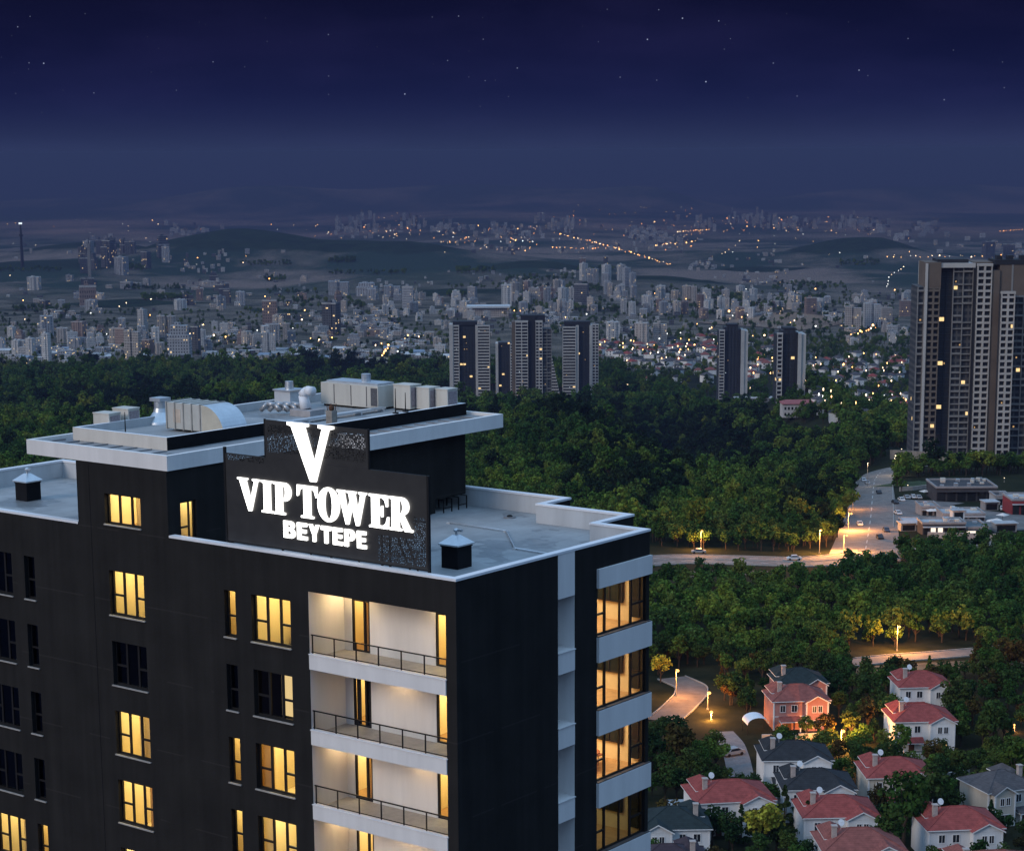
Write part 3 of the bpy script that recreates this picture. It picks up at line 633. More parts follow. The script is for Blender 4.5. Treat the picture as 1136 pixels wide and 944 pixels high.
# the bay: white bands, wrap windows
for k in range(NF+1):
    mb = MB(); zt_, zb_ = (-1.072, -1.866) if k == 0 else (-.813-k*H, -1.866-k*H)
    mb.box(-.2, .13, 9.06, 12.94, zb_, zt_)
    bn = tpart(mb, 'bay_band', [WHITE])
    if k:
        s_ = MB(); s_.box(-.15, .10, 9.08, 12.93, zt_, zt_+.045); tpart(s_, 'sill', [mat('dark sill', (.08, .07, .07), .7, .2)], bn).location = (0, 0, 0)
BAYW = mat('bay wall', (.74, .60, .38), .9, .1, .7); BAYF = mat('bay floor', (.55, .34, .17), .45, .2, 3)
BAYL = [emit('bay lamp', (1, .76, .42), 12.5), MATS['bay lamp'], emit('bay lamp bright', (1, .74, .40), 16.0), emit('bay lamp dim', (.9, .85, .45), 2.0)]
for k in range(NF):
    z0, z1 = -3.865-k*H, -1.87-k*H; f = MB(); d0, d1 = -.19, -.10
    for y in (9.13, 9.80, 11.70, 12.62): f.box(d0, d1, y-.05, y+.05, z0, z1)
    f.box(d0, d1, 10.86, 10.91, z0+.05, z1-.05)
    f.box(d0, d1, 9.18, 12.57, z0, z0+.06); f.box(d0, d1, 9.18, 12.57, z1-.06, z1)
    zt_ = z0+.85; f.box(d0, d1, 9.18, 9.75, zt_-.04, zt_+.04); f.box(d0, d1, 11.75, 12.57, zt_-.04, zt_+.04)
    fo = tpart(f, 'bay_window', [FRAME]); g = MB(); g.face([(-.15, 9.1, z0), (-.15, 12.64, z0), (-.15, 12.64, z1), (-.15, 9.1, z1)]); tpart(g, 'pane', [PANE], fo)
    on = k < 4
    rm = room('x', 0, -1, 8.7, 12.85, z0-.2, z1+.25, 4.2, on, start=.31, lampk=BAYL[k] if on else None, wallm=BAYW if on else DARKROOM, floorm=BAYF if on else DARKROOM, lampsize=.22)
    if on:
        q = MB()      # dark glazed door and curtains at the back of the room
        q.box(-2.6, -1.25, 12.72, 12.8, z0+.6, z1-.12, 0); q.box(-.80, -.40, 12.72, 12.8, z0+.05, z1-.1, 0); q.box(-.80, -.40, 12.68, 12.719, z0+.85, z0+.9, 1)
        for xx in (-2.6, -1.95, -1.31): q.box(xx, xx+.06, 12.68, 12.719, z0+.6, z1-.12, 1)
        q.box(-2.54, -1.31, 12.68, 12.719, z0+.6, z0+.66, 1); q.box(-2.54, -1.31, 12.68, 12.719, z1-.18, z1-.12, 1)
        tpart(q, 'inner_window', [mat('night glass', (.010, .016, .014), .2, .3, 1), FRAME], rm)
        cu = MB(); cu.box(-3.6, -3.3, 12.6, 12.7, z0-.15, z1+.2); tpart(cu, 'curtain', [mat('curtain', (.72, .55, .32), .9, .1, 8)], rm)
        if k == 2:
            tb = MB(); tb.cyl((-1.9, 11.0, z0+.5), (-1.9, 11.0, z0+.55), .6, n=16)
            tb.cyl((-1.9, 11, z0-.2), (-1.9, 11, z0+.5), .06)
            for ax in (10.1, 11.8): tb.box(-2.1, -1.7, ax-.2, ax+.2, z0+.2, z0+.25); tb.box(-2.1, -2.05, ax-.2, ax+.2, z0+.25, z0+.75); [tb.bar((xx, yy_, z0-.2), (xx, yy_, z0+.2), .03) for xx in (-2.08, -1.72) for yy_ in (ax-.18, ax+.18)]
            tpart(tb, 'dining_table', [mat('red wood', (.30, .10, .05), .5, .2)], rm)
            ch = MB(); ch.sphere((-1.9, 11.0, z1-.35), .28, sz=.55); tpart(ch, 'chandelier', [emit('chandelier', (1, .62, .2), 5)], rm)
# door in the penthouse return wall
fo = MB(); c = -15.35
for a, b_ in ((.72, .80), (1.54, 1.62), (1.28, 1.34)): fo.box(c-.2, c-.12, a, b_, -.62, 1.33)
fo.box(c-.2, c-.12, .8, 1.54, 1.25, 1.33); fo.box(c-.2, c-.12, .8, 1.54, -.62, -.5); fo.box(c-.2, c-.12, .8, 1.28, .18, .26)
d_ = tpart(fo, 'terrace_door', [FRAME]); g = MB(); g.face([(c-.16, .74, -.6), (c-.16, 1.6, -.6), (c-.16, 1.6, 1.31), (c-.16, .74, 1.31)]); tpart(g, 'pane', [PANE], d_)
room('x', c, -1, .45, 1.9, -.7, 1.6, 1.6, 1, start=.26)

# ---- things on the roof
def cap_vent(x, y, w, d, z, h, label):
    t = local_thing('roof_vent', x, y, z, label, 'roof vent', 'capped roof vents')
    b_ = MB(); b_.box(-w/2, w/2, -d/2, d/2, 0, h); b_.box(-w/2-.03, w/2+.03, -d/2-.03, d/2+.03, h-.06, h); b_.build('vent_body', [BLKCLAD], t)
    c_ = MB(); e = .09; q = [(-w/2-e, -d/2-e), (w/2+e, -d/2-e), (w/2+e, d/2+e), (-w/2-e, d/2+e)]; s = [(a*.22, b__*.22) for a, b__ in q]
    for i in range(4):
        j = (i+1) % 4; c_.face([(*q[i], h+.012), (*q[j], h+.012), (*q[j], h+.07), (*q[i], h+.07)]); c_.face([(*q[i], h+.07), (*q[j], h+.07), (*s[j], h+.40), (*s[i], h+.40)])
    c_.face([(*p, h+.40) for p in s]); c_.face([(*p, h+.012) for p in q[::-1]]); c_.build('vent_cap', [METAL], t)
    f_ = MB(); f_.cyl((0, 0, h+.40), (0, 0, h+.52), .05); f_.sphere((0, 0, h+.58), .12, sz=.75); f_.box(.03, .30, -.05, .05, h+.55, h+.64); f_.build('cowl', [METAL], t)
    return t
cap_vent(-4.22, 5.25, .84, .90, -.85, .92, 'black boxed roof vent with pale metal cap between the lit sign and roof corner')
cap_vent(-31.55, 6.0, .84, .86, -.85, .90, 'black boxed roof vent with pyramid metal cap on the terrace beside the penthouse')
zd = 3.425
# small steel trestles under the raised cladding
for (x, y) in ((-12.75, 15.1), (-12.75, 16.2)):
    t = local_thing('steel_trestle', x, y, -.85, 'low black steel trestle on the roof under the overhanging dark cladding', 'trestle', 'steel trestles under the cladding')
    q = MB(); 
    for yy_ in (-.3, .3): q.bar((0, yy_, 0), (0, yy_, .62), .045); q.bar((-1.2, yy_, 0), (-1.2, yy_, .62), .045)
    q.build('leg', [METAL_D], t); q = MB(); q.bar((0, -.3, .22), (0, .3, .22), .035); q.bar((0, -.3, .6), (-1.2, -.3, .6), .035); q.bar((0, .3, .6), (-1.2, .3, .6), .035); q.build('crossbar', [METAL_D], t)
BEIGE = mat('beige unit', (.56, .53, .47), .5, .12, 1.5, streak=True); GRILL = mat('fan grille', (.10, .10, .11), .6, .3, 12); PINKG = mat('coil', (.30, .25, .26), .7, .3, 10)
def ac_unit(x, y, w, d, h, rz, label, fans=1, z=zd):
    t = local_thing('condenser_unit', x, y, z, label, 'air conditioner', 'condenser units on the plant deck'); t.rotation_euler.z = RZB+rz
    b_ = MB(); b_.box(-w/2, w/2, -d/2, d/2, .1, h); b_.box(-w/2-.02, w/2+.02, -d/2-.02, d/2+.02, h, h+.05); b_.build('casing', [BEIGE], t)
    for s in (-1, 1): q = MB(); q.box(s*w*.4-.04, s*w*.4+.04, -d/2, d/2, 0, .1); q.build('foot', [METAL_D], t)
    for k in range(fans):
        g = MB(); cx = -w/2+w*(k+.5)/fans; r = min(w/fans*.42, h*.36); g.cyl((cx, -d/2-.025, .1+h/2), (cx, -d/2-.005, .1+h/2), r, n=18); g.cyl((cx, -d/2-.05, .1+h/2), (cx, -d/2-.025, .1+h/2), r*.22, n=10); g.build('fan_grille', [GRILL], t)
    g = MB(); g.box(w/2+.004, w/2+.02, -d*.42, d*.42, .2, h-.08); g.build('coil_panel', [PINKG], t)
    return t
ac_unit(-23.55, 4.15, .95, .75, .9, .1, 'small grey condenser unit near the deck edge, left of the flared cowl', 0, 3.22)
ac_unit(-23.55, 5.3, .95, .75, 1.0, .1, 'taller condenser unit standing just behind the small grey one', 0, 3.22)
# conical extract cowl
t = local_thing('extract_cowl', -23.0, 6.9, zd, 'flared metal extract cowl on the plant deck beside the ribbed duct', 'roof cowl')
q = MB(); prof = [(.78, 0), (.74, .10), (.50, .30), (.34, .52), (.29, .70), (.29, .98)]
for (r0, z0), (r1, z1) in zip(prof[:-1], prof[1:]): q.cyl((0, 0, z0), (0, 0, z1), r0, r1, n=4 if 0 else 18, caps=False)
q.cyl((0, 0, .98), (0, 0, 1.0), .29, n=18); q.build('flared_base', [METAL], t, smooth=True); q = MB(); q.box(-.34, .34, -.34, .34, 1.02, 1.18); q.build('hood', [METAL], t)
# the big ribbed duct that turns down over the parapet
t = local_thing('air_duct', -18.9, 6.1, zd, 'big ribbed ventilation duct bending down over the parapet of the plant deck', 'duct')
q = MB()
q.box(-2.0, .3, -.85, .65, .12, 1.28)
q.build('duct_trunk', [mat('duct sheet', (.58, .57, .52), .45, .1, 1.5, metal=.35)], t)
q = MB()
for k in range(5): xx = -1.95+k*.53; q.box(xx, xx+.06, -.89, .69, .08, 1.32)
q.build('flange', [mat('duct flange', (.36, .34, .31), .5, .2)], t)
q = MB(); q.box(-1.5, -1.05, -.86, -.852, .4, 1.0); q.build('access_panel', [mat('warning plate', (.55, .45, .36), .6, .2)], t)
q = MB(); K = 12; R0, R1 = .18, 1.36; zc_ = -.08; xc = .3; arc = []
for k in range(K+1):
    a = math.pi/2*(1-k/K); arc.append(((xc+R0*math.cos(a), zc_+R0*math.sin(a)), (xc+R1*math.cos(a), zc_+R1*math.sin(a))))
arc.append(((xc+R0, -.35), (xc+R1, -.35)))
for (i0, o0), (i1, o1) in zip(arc[:-1], arc[1:]):
    q.face([(o0[0], -.85, o0[1]), (o1[0], -.85, o1[1]), (o1[0], .65, o1[1]), (o0[0], .65, o0[1])], 0); q.face([(i0[0], -.85, i0[1]), (i1[0], -.85, i1[1]), (i1[0], .65, i1[1]), (i0[0], .65, i0[1])], 0)
    q.face([(i0[0], -.85, i0[1]), (i1[0], -.85, i1[1]), (o1[0], -.85, o1[1]), (o0[0], -.85, o0[1])], 1); q.face([(i0[0], .65, i0[1]), (i1[0], .65, i1[1]), (o1[0], .65, o1[1]), (o0[0], .65, o0[1])], 1)
q.build('duct_elbow', [METAL, mat('duct cheek', (.60, .55, .44), .45, .12, 1.5, metal=.3)], t, smooth=False)
# pale chimney block with pot
t = local_thing('chimney', -22.1, 14.5, zd, 'pale square chimney with a short pot, tallest block on the plant deck', 'chimney')
q = MB(); q.box(-.75, .75, -.7, .7, 0, .25); q.build('plinth', [mat('plinth', (.36, .34, .34), .8, .2)], t)
q = MB(); q.box(-.52, .52, -.5, .5, .25, .86); q.build('stack', [mat('stack grey', (.50, .52, .54), .75, .12, 1.2)], t)
q = MB(); q.box(-.58, .58, -.56, .56, .86, .93); q.cyl((0, 0, .93), (0, 0, 1.3), .22, .20, n=14); q.build('pot', [METAL], t)
# coiled insulated pipes beside it
t = local_thing('pipe_run', -20.6, 12.6, zd, 'bent insulated pipes lying beside the pale chimney', 'pipes')
q = MB(); rng_ = random.Random(3)
for k in range(4):
    p0 = Vector((-1.1+.35*k, -.5+.2*k, .15)); pts = [p0, p0+Vector((.35, .1, .35)), p0+Vector((.75, .2, .30)), p0+Vector((1.05, .3, .05))]
    for a, c_ in zip(pts[:-1], pts[1:]): q.cyl(a, c_, .11, n=8)
q.build('pipe', [mat('foil lagging', (.45, .45, .46), .35, .3, 3, metal=.5)], t, smooth=True)
# the long row of air handlers
t = local_thing('air_handler', -19.6, 16.9, zd, 'long cream air handling unit with a top pipe on the plant deck', 'air handler')
q = MB(); q.box(-1.95, 1.75, -.75, .75, .1, 1.15); q.build('casing', [BEIGE], t)
q = MB()
for x in (-1.1, .0, 1.0): q.box(x, x+.04, -.765, -.752, .15, 1.1)
q.box(1.3, 1.7, -.77, -.752, .2, 1.05); q.build('panel_seam', [GRILL], t)
q = MB(); q.box(-1.7, 1.6, -.6, .6, 1.15, 1.25); q.cyl((.35, 0, 1.2), (.35, 0, 1.62), .23, n=12); q.build('top_pipe', [METAL], t)
q = MB(); [q.box(x, x+.1, -.7, .7, 0, .1) for x in (-1.8, 0, 1.5)]; q.build('base_frame', [METAL_D], t)
ac_unit(-16.9, 17.2, 1.05, .8, 1.2, 0, 'purple-grey condenser unit beside the long cream air handler', 0)
ac_unit(-15.9, 17.55, .8, .8, 1.1, 0, 'pale condenser unit between its darker neighbours at the deck corner', 0)
ac_unit(-15.05, 17.9, .75, .75, 1.05, 0, 'last grey condenser unit in the row at the deck corner', 0)
t = local_thing('exhaust_fan', -19.3, 12.8, zd, 'white swan-necked exhaust fan on a grey plinth', 'exhaust fan')
q = MB(); q.box(-.7, .6, -.5, .5, 0, .3); q.build('plinth', [mat('plinth')if 0 else MATS['plinth']], t)
q = MB(); q.cyl((-.1, 0, .3), (-.3, 0, .95), .28, .22, n=12); q.cyl((-.3, 0, .95), (-.05, 0, 1.2), .24, .20, n=12); q.cyl((-.05, 0, 1.2), (.35, 0, 1.15), .20, .24, n=12); q.build('neck', [COPING], t, smooth=True)
t = local_thing('stub_column', -15.6, 10.4, zd, 'short concrete post with rusty top rising at the deck parapet', 'post')
q = MB(); q.box(-.18, .18, -.18, .18, 0, .75); q.build('shaft', [mat('raw concrete', (.28, .25, .22), .9, .3, 3)], t); q = MB(); [q.cyl((a, b_, .75), (a*1.3, b_*1.2, 1.05), .02, n=5) for a in (-.12, .12) for b_ in (-.12, .12)]; q.sphere((0, 0, .86), .14); q.build('rebar', [mat('rust', (.10, .05, .03), .9, .4, 6)], t)

t = local_thing('roof_conduit', -6.2, 12.2, -.85, 'thin grey cable conduit running across the roof floor beyond the metal-capped vent', 'conduit')
q = MB(); pts = [(-4.6, .6, .06), (-1.2, .4, .06), (1.6, -2.6, .06), (4.9, -2.9, .06)]; [q.cyl(a, c_, .035, n=6) for a, c_ in zip(pts[:-1], pts[1:])]; q.build('pipe', [MATS['galvanised']], t); q = MB(); [q.box(x-.1, x+.1, y-.06, y+.06, 0, .05) for x, y, _ in pts]; q.build('support_block', [MATS['stack grey']], t)
for (x, y, lab) in ((-9.5, 15.6, 'small round roof drain near the back parapet behind the penthouse'), (-1.3, 9.6, 'small round roof drain near the side parapet of the roof')):
    t = local_thing('roof_drain', x, y, -.85, lab, 'roof drain'); q = MB(); q.cyl((0, 0, 0), (0, 0, .05), .28, n=16); q.build('flange', [MATS['bitumen seam']], t); q = MB(); q.sphere((0, 0, .05), .14, sz=.7); q.build('strainer', [METAL_D], t)
for (x, y, h_, lab) in ((-14.55, 13.6, 1.15, 'thin aerial mast on the plant deck parapet, left of a pair'), (-14.55, 14.3, .9, 'shorter thin aerial mast on the plant deck parapet beside its neighbour'), (-21.3, 3.2, 1.0, 'thin lightning rod at the front of the plant deck')):
    t = local_thing('aerial_mast', x, y, 3.78 if x > -20 else zd, lab, 'aerial'); q = MB(); q.cyl((0, 0, 0), (0, 0, h_), .03, .015, n=6); q.build('rod', [METAL_D], t); q = MB(); q.box(-.1, .1, -.1, .1, 0, .06); q.build('foot_plate', [METAL_D], t)
t = local_thing('cable_tray', -17.6, 12.0, zd, 'flat metal cable tray running along the plant deck to the air handlers', 'cable tray'); q = MB(); q.box(-.2, .2, -3.2, 4.2, .12, .2); [q.box(-.25, .25, y-.05, y+.05, 0, .12) for y in (-3, -1.2, .6, 2.4, 4)]; q.build('tray', [MATS['galvanised']], t)
# ---- the illuminated sign on the front edge
SX0, SX1, SZ0, SZ1, SY = -12.22, -1.62, .12, 3.70, .36
sign = local_thing('rooftop_sign', -6.9, SY, -.85, 'big rooftop sign with glowing white letters on dark perforated panels above the front edge', 'sign')
def sgn(mb, name, mats, parent=None, smooth=False):
    o = mb.build(name, mats, parent or sign, smooth=smooth)
    if parent is None: o.location = (6.9, -SY, .85)
    return o
mt, n, l = new_mat('perforated panel'); out = N(n, 'ShaderNodeOutputMaterial'); b = N(n, 'ShaderNodeBsdfPrincipled'); b.inputs['Roughness'].default_value = .5
tc = N(n, 'ShaderNodeTexCoord'); sp = N(n, 'ShaderNodeSeparateXYZ'); l.new(tc.outputs['Object'], sp.inputs[0])
no = N(n, 'ShaderNodeTexNoise'); no.inputs['Scale'].default_value = 2.2; no.inputs['Detail'].default_value = 6; l.new(tc.outputs['Object'], no.inputs['Vector'])
rp = N(n, 'ShaderNodeValToRGB'); rp.color_ramp.elements[0].color = (.013, .013, .0135, 1); rp.color_ramp.elements[1].color = (.034, .033, .032, 1); l.new(no.outputs[0], rp.inputs[0]); l.new(rp.outputs[0], b.inputs['Base Color'])
mp = N(n, 'ShaderNodeMapping'); mp.inputs['Scale'].default_value = (1, 0, 1); l.new(tc.outputs['Object'], mp.inputs[0])
vo = N(n, 'ShaderNodeTexVoronoi', feature='DISTANCE_TO_EDGE'); vo.inputs['Scale'].default_value = 13; vo.inputs['Randomness'].default_value = .6; l.new(mp.outputs[0], vo.inputs['Vector'])
hole = M_math(n, l, 'GREATER_THAN', vo.outputs['Distance'], .17)
X, Z = sp.outputs[0], sp.outputs[2]
def band(v, a, c_): return M_math(n, l, 'MULTIPLY', M_math(n, l, 'GREATER_THAN', v, a), M_math(n, l, 'LESS_THAN', v, c_))
z1_ = M_math(n, l, 'MULTIPLY', band(X, -4.1, -1.7), band(Z, .2, 1.22))
z2_ = M_math(n, l, 'MULTIPLY', band(X, -9.85, -4.65), band(Z, 3.95, 5.05))
z3_ = M_math(n, l, 'MULTIPLY', band(X, -12.1, -10.05), band(Z, 3.44, 3.66))
z4_ = M_math(n, l, 'MULTIPLY', band(X, -2.3, -1.7), band(Z, .2, 2.1))
zone = M_math(n, l, 'MAXIMUM', M_math(n, l, 'MAXIMUM', z1_, z2_), M_math(n, l, 'MAXIMUM', z3_, z4_))
al = M_math(n, l, 'SUBTRACT', 1.0, M_math(n, l, 'MULTIPLY', hole, zone))
tr = N(n, 'ShaderNodeBsdfTransparent'); mx = N(n, 'ShaderNodeMixShader'); l.new(al, mx.inputs[0]); l.new(tr.outputs[0], mx.inputs[1]); l.new(b.outputs[0], mx.inputs[2]); l.new(mx.outputs[0], out.inputs[0]); PERF = mt
mb = MB(); mb.box(SX0, SX1, SY-.02, SY, SZ0, SZ1); sgn(mb, 'main_panel', [PERF])
mb = MB(); mb.box(-9.95, -4.53, SY-.02, SY, SZ1+.003, 5.23); sgn(mb, 'upper_panel', [PERF])
for x in (SX0-.05, SX1+.05): mb = MB(); mb.box(x-.05, x+.05, SY-.04, SY+.06, -.85, SZ1+(.25 if x < -5 else .02)); sgn(mb, 'post', [METAL_D])
for x in (-9.98, -4.5): mb = MB(); mb.box(x-.03, x+.03, SY-.025, SY+.05, SZ1, 5.25); sgn(mb, 'post', [METAL_D])
for x in (-9.2, -6.6, -3.95, -3.55):
    mb = MB(); mb.box(x-.035, x+.035, SY+.01, SY+.08, -.85, SZ1); mb.bar((x, SY+.05, 2.8), (x, SY+1.9, -.85), .05); sgn(mb, 'brace', [METAL_D])
mb = MB(); mb.box(SX0, SX1, SY+.005, SY+.06, SZ0-.06, SZ0); mb.box(SX0, SX1, SY+.005, SY+.06, SZ1-.04, SZ1+.01); mb.box(SX0, SX1, SY+.005, SY+.06, 1.9, 1.96); sgn(mb, 'rail', [METAL_D])
GLOW = emit('letter face', (1.0, .985, .95), 3.4); RETURN = emit('letter return', (1.0, .97, .92), 1.6)
def serif_outline(ch):
    """letters of a heavy serif face on a unit cap height; list of (outer, *holes) rings"""
    if ch == 'V': return 1.0, [[(0,1),(.46,1),(.46,.95),(.385,.935),(.575,.33),(.755,.935),(.67,.95),(.67,1),(1,1),(1,.95),(.905,.935),(.60,-.02),(.475,-.02),(.085,.935),(0,.95)]]
    if ch == 'I': return .50, [[(0,1),(.5,1),(.5,.94),(.40,.92),(.40,.08),(.5,.06),(.5,0),(0,0),(0,.06),(.10,.08),(.10,.92),(0,.94)]]
    if ch == 'P':
        o = [(0,1),(.52,1)]+[(.52+.28*math.sin(a), .715+.285*math.cos(a)) for a in np.linspace(.15, math.pi-.1, 10)]+[(.40,.43),(.40,.08),(.52,.06),(.52,0),(0,0),(0,.06),(.10,.08),(.10,.92),(0,.94)]
        h = [(.40,.92),(.40,.51)]+[(.44+.10*math.sin(a), .715-.205*math.cos(a)) for a in np.linspace(.1, math.pi-.1, 8)]
        return .82, [o, h]
    if ch == 'T': return .86, [[(0,1),(.86,1),(.86,.66),(.81,.66),(.74,.86),(.58,.92),(.58,.08),(.70,.06),(.70,0),(.16,0),(.16,.06),(.28,.08),(.28,.92),(.12,.86),(.05,.66),(0,.66)]]
    if ch == 'O':
        return .92, [[(.46+.46*math.cos(a), .5+.53*math.sin(a)) for a in np.linspace(0, 2*math.pi, 33)[:-1]], [(.46+.16*math.cos(a), .5+.44*math.sin(a)) for a in np.linspace(0, 2*math.pi, 29)[:-1]]]
    if ch == 'W': return 1.36, [[(0,1),(.40,1),(.40,.945),(.345,.93),(.485,.38),(.60,.72),(.545,.93),(.47,.945),(.47,1),(.90,1),(.90,.945),(.835,.93),(.955,.40),(1.09,.93),(1.01,.945),(1.01,1),(1.36,1),(1.36,.945),(1.285,.93),(1.0,-.02),(.87,-.02),(.69,.52),(.53,-.02),(.40,-.02),(.08,.93),(0,.945)]]
    if ch == 'E': return .80, [[(0,1),(.76,1),(.76,.66),(.71,.66),(.64,.86),(.52,.92),(.40,.92),(.40,.55),(.46,.56),(.51,.68),(.56,.68),(.56,.34),(.51,.34),(.46,.46),(.40,.47),(.40,.08),(.56,.08),(.68,.16),(.75,.36),(.80,.36),(.78,0),(0,0),(0,.06),(.10,.08),(.10,.92),(0,.94)]]
    if ch == 'R':
        o = [(0,1),(.52,1)]+[(.52+.28*math.sin(a), .735+.265*math.cos(a)) for a in np.linspace(.15, math.pi-.25, 9)]+[(.60,.46),(.86,.08),(.96,.06),(.96,0),(.62,0),(.41,.42),(.40,.42),(.40,.08),(.50,.06),(.50,0),(0,0),(0,.06),(.10,.08),(.10,.92),(0,.94)]
        h = [(.40,.92),(.40,.51)]+[(.44+.11*math.sin(a), .715-.205*math.cos(a)) for a in np.linspace(.1, math.pi-.1, 8)]
        return .94, [o, h]
def sans_outline(ch):
    if ch == 'B':
        o = [(0,1),(.46,1)]+[(.46+.28*math.sin(a), .755+.245*math.cos(a)) for a in np.linspace(.1, math.pi-.6, 7)]+[(.53+.25*math.sin(a), .275+.275*math.cos(a)) for a in np.linspace(.55, math.pi-.05, 8)]+[(0,0)]
        r = lambda x0, x1, z0, z1: [(x0, z0), (x0, z1), (x1-.05, z1), (x1, (z0+z1)/2+.03), (x1, (z0+z1)/2-.03), (x1-.05, z0)]
        return .80, [o, r(.25, .49, .62, .80), r(.25, .52, .20, .42)]
    if ch == 'E': return .72, [[(0,1),(.70,1),(.70,.79),(.26,.79),(.26,.61),(.65,.61),(.65,.40),(.26,.40),(.26,.21),(.72,.21),(.72,0),(0,0)]]
    if ch == 'Y': return .90, [[(0,1),(.29,1),(.45,.63),(.61,1),(.90,1),(.58,.40),(.58,0),(.32,0),(.32,.40)]]
    if ch == 'T': return .80, [[(0,1),(.80,1),(.80,.77),(.53,.77),(.53,0),(.27,0),(.27,.77),(0,.77)]]
    if ch == 'P':
        o = [(0,1),(.44,1)]+[(.44+.30*math.sin(a), .67+.33*math.cos(a)) for a in np.linspace(.1, math.pi-.1, 9)]+[(.26,.34),(.26,0),(0,0)]
        return .76, [o, [(.26,.55),(.26,.79),(.42,.79),(.48,.70),(.48,.64),(.42,.55)]]
def letter(name, rings, x, z, sx, sz, label=None, mats=(GLOW, RETURN), th=.07):
    cu = bpy.data.curves.new(name, 'CURVE'); cu.dimensions = '2D'; cu.fill_mode = 'BOTH'; cu.extrude = th/2
    for r_ in rings:
        s = cu.splines.new('POLY'); s.points.add(len(r_)-1); s.use_cyclic_u = True
        for p, (a, c_) in zip(s.points, r_): p.co = (a*sx, c_*sz, 0, 1)
    tmp = bpy.data.objects.new(name, cu); C.objects.link(tmp); dg = bpy.context.evaluated_depsgraph_get()
    me = bpy.data.meshes.new_from_object(tmp.evaluated_get(dg)); bpy.data.objects.remove(tmp)
    me.transform(Matrix.Rotation(math.pi/2, 4, 'X')); me.materials.clear()
    for m_ in mats: me.materials.append(m_)
    for p in me.polygons: p.material_index = 0 if abs(p.normal.y) > .9 else 1
    o = bpy.data.objects.new(name, me); C.objects.link(o); o.parent = sign; o.location = (x+6.9, -.075, z+.85)
    return o
def col_x(u, v, y=SY-.16):
    """where a sight line through a picture point meets the plane of the letters (tower metres)"""
    d = AX_F+AX_R*((u-CX)/F_PX)-AX_U*((v-CY)/F_PX)
    # into tower axes
    dx = d.x*_c+d.y*_s; dy = -d.x*_s+d.y*_c; t = (y-TLY)/dy
    return TLX+dx*t, TLZ+d.z*t
S5 = 4.939
for ch, (xa, xb, zt_, zb_) in zip('VIPTOWER', ((60, 187, 358, 545), (190, 256, 375, 556), (256, 360, 384, 566), (385, 500, 398, 590), (497, 622, 415, 605), (603, 772, 426, 628), (779, 892, 450, 645), (890, 1022, 466, 662))):
    xm = (xa+xb)/2; w_, rings = serif_outline(ch)
    X0, _ = col_x(250+xa/S5, 455+(zt_+zb_)/2/S5); X1, _ = col_x(250+xb/S5, 455+(zt_+zb_)/2/S5)
    letter('letter', rings, X0+.02, 1.50, (X1-X0-.06)/w_, 1.29)
for i, ch in enumerate('BEYTEPE'):
    xa, xb = 311, 772; cuts = [311, 385, 449, 515, 580, 643, 712, 772]
    X0, _ = col_x(250+cuts[i]/S5, 455+680/S5); X1, _ = col_x(250+cuts[i+1]/S5, 455+690/S5); w_, rings = sans_outline(ch)
    letter('letter', rings, X0+.03, .60, (X1-X0-.10)/w_, .68)
w_, rings = serif_outline('V')
XA, ZA = col_x(317, 468); XB, _ = col_x(368.5, 472)
letter('letter', rings, XA, 3.02, XB-XA, 2.21)
# ------------------------------------------------------------------ high-rises further off
LIT = emit('lit window', (1, .60, .24), .5, False); LITC = emit('lit window cool', (.75, .9, 1), .6, False)
def tower_root(u, vb, label, cat='apartment tower', name='residential_tower', rz=0.0, group=None):
    g = ground_at(u, vb); t = empty(name, (g.x, g.y, g.z-2), rz, label, cat, group); return t, g, g.y/F_PX
GL1 = facade('tower glass', (.045, .05, .06), (.018, .024, .034), 3.2, 3.05, .82, .62, .012, litk=1.2)
GL2 = facade('tower grey glass', (.10, .10, .105), (.02, .025, .035), 2.6, 3.05, .7, .55, .012, litk=1.2)
PALE = mat('tower pale concrete', (.46, .445, .43), .85, .12, .08); MIDG = mat('tower grey concrete', (.22, .215, .21), .85, .15, .08); BRN = mat('tower brown cladding', (.135, .105, .085), .85, .15, .08); WARMF = mat('tower warm concrete', (.43, .405, .38), .85, .15, .08); BRNL = mat('tower brown frame', (.15, .125, .105), .85, .15, .08); DRK = mat('tower dark cladding', (.02, .022, .028), .7, .2, .08)
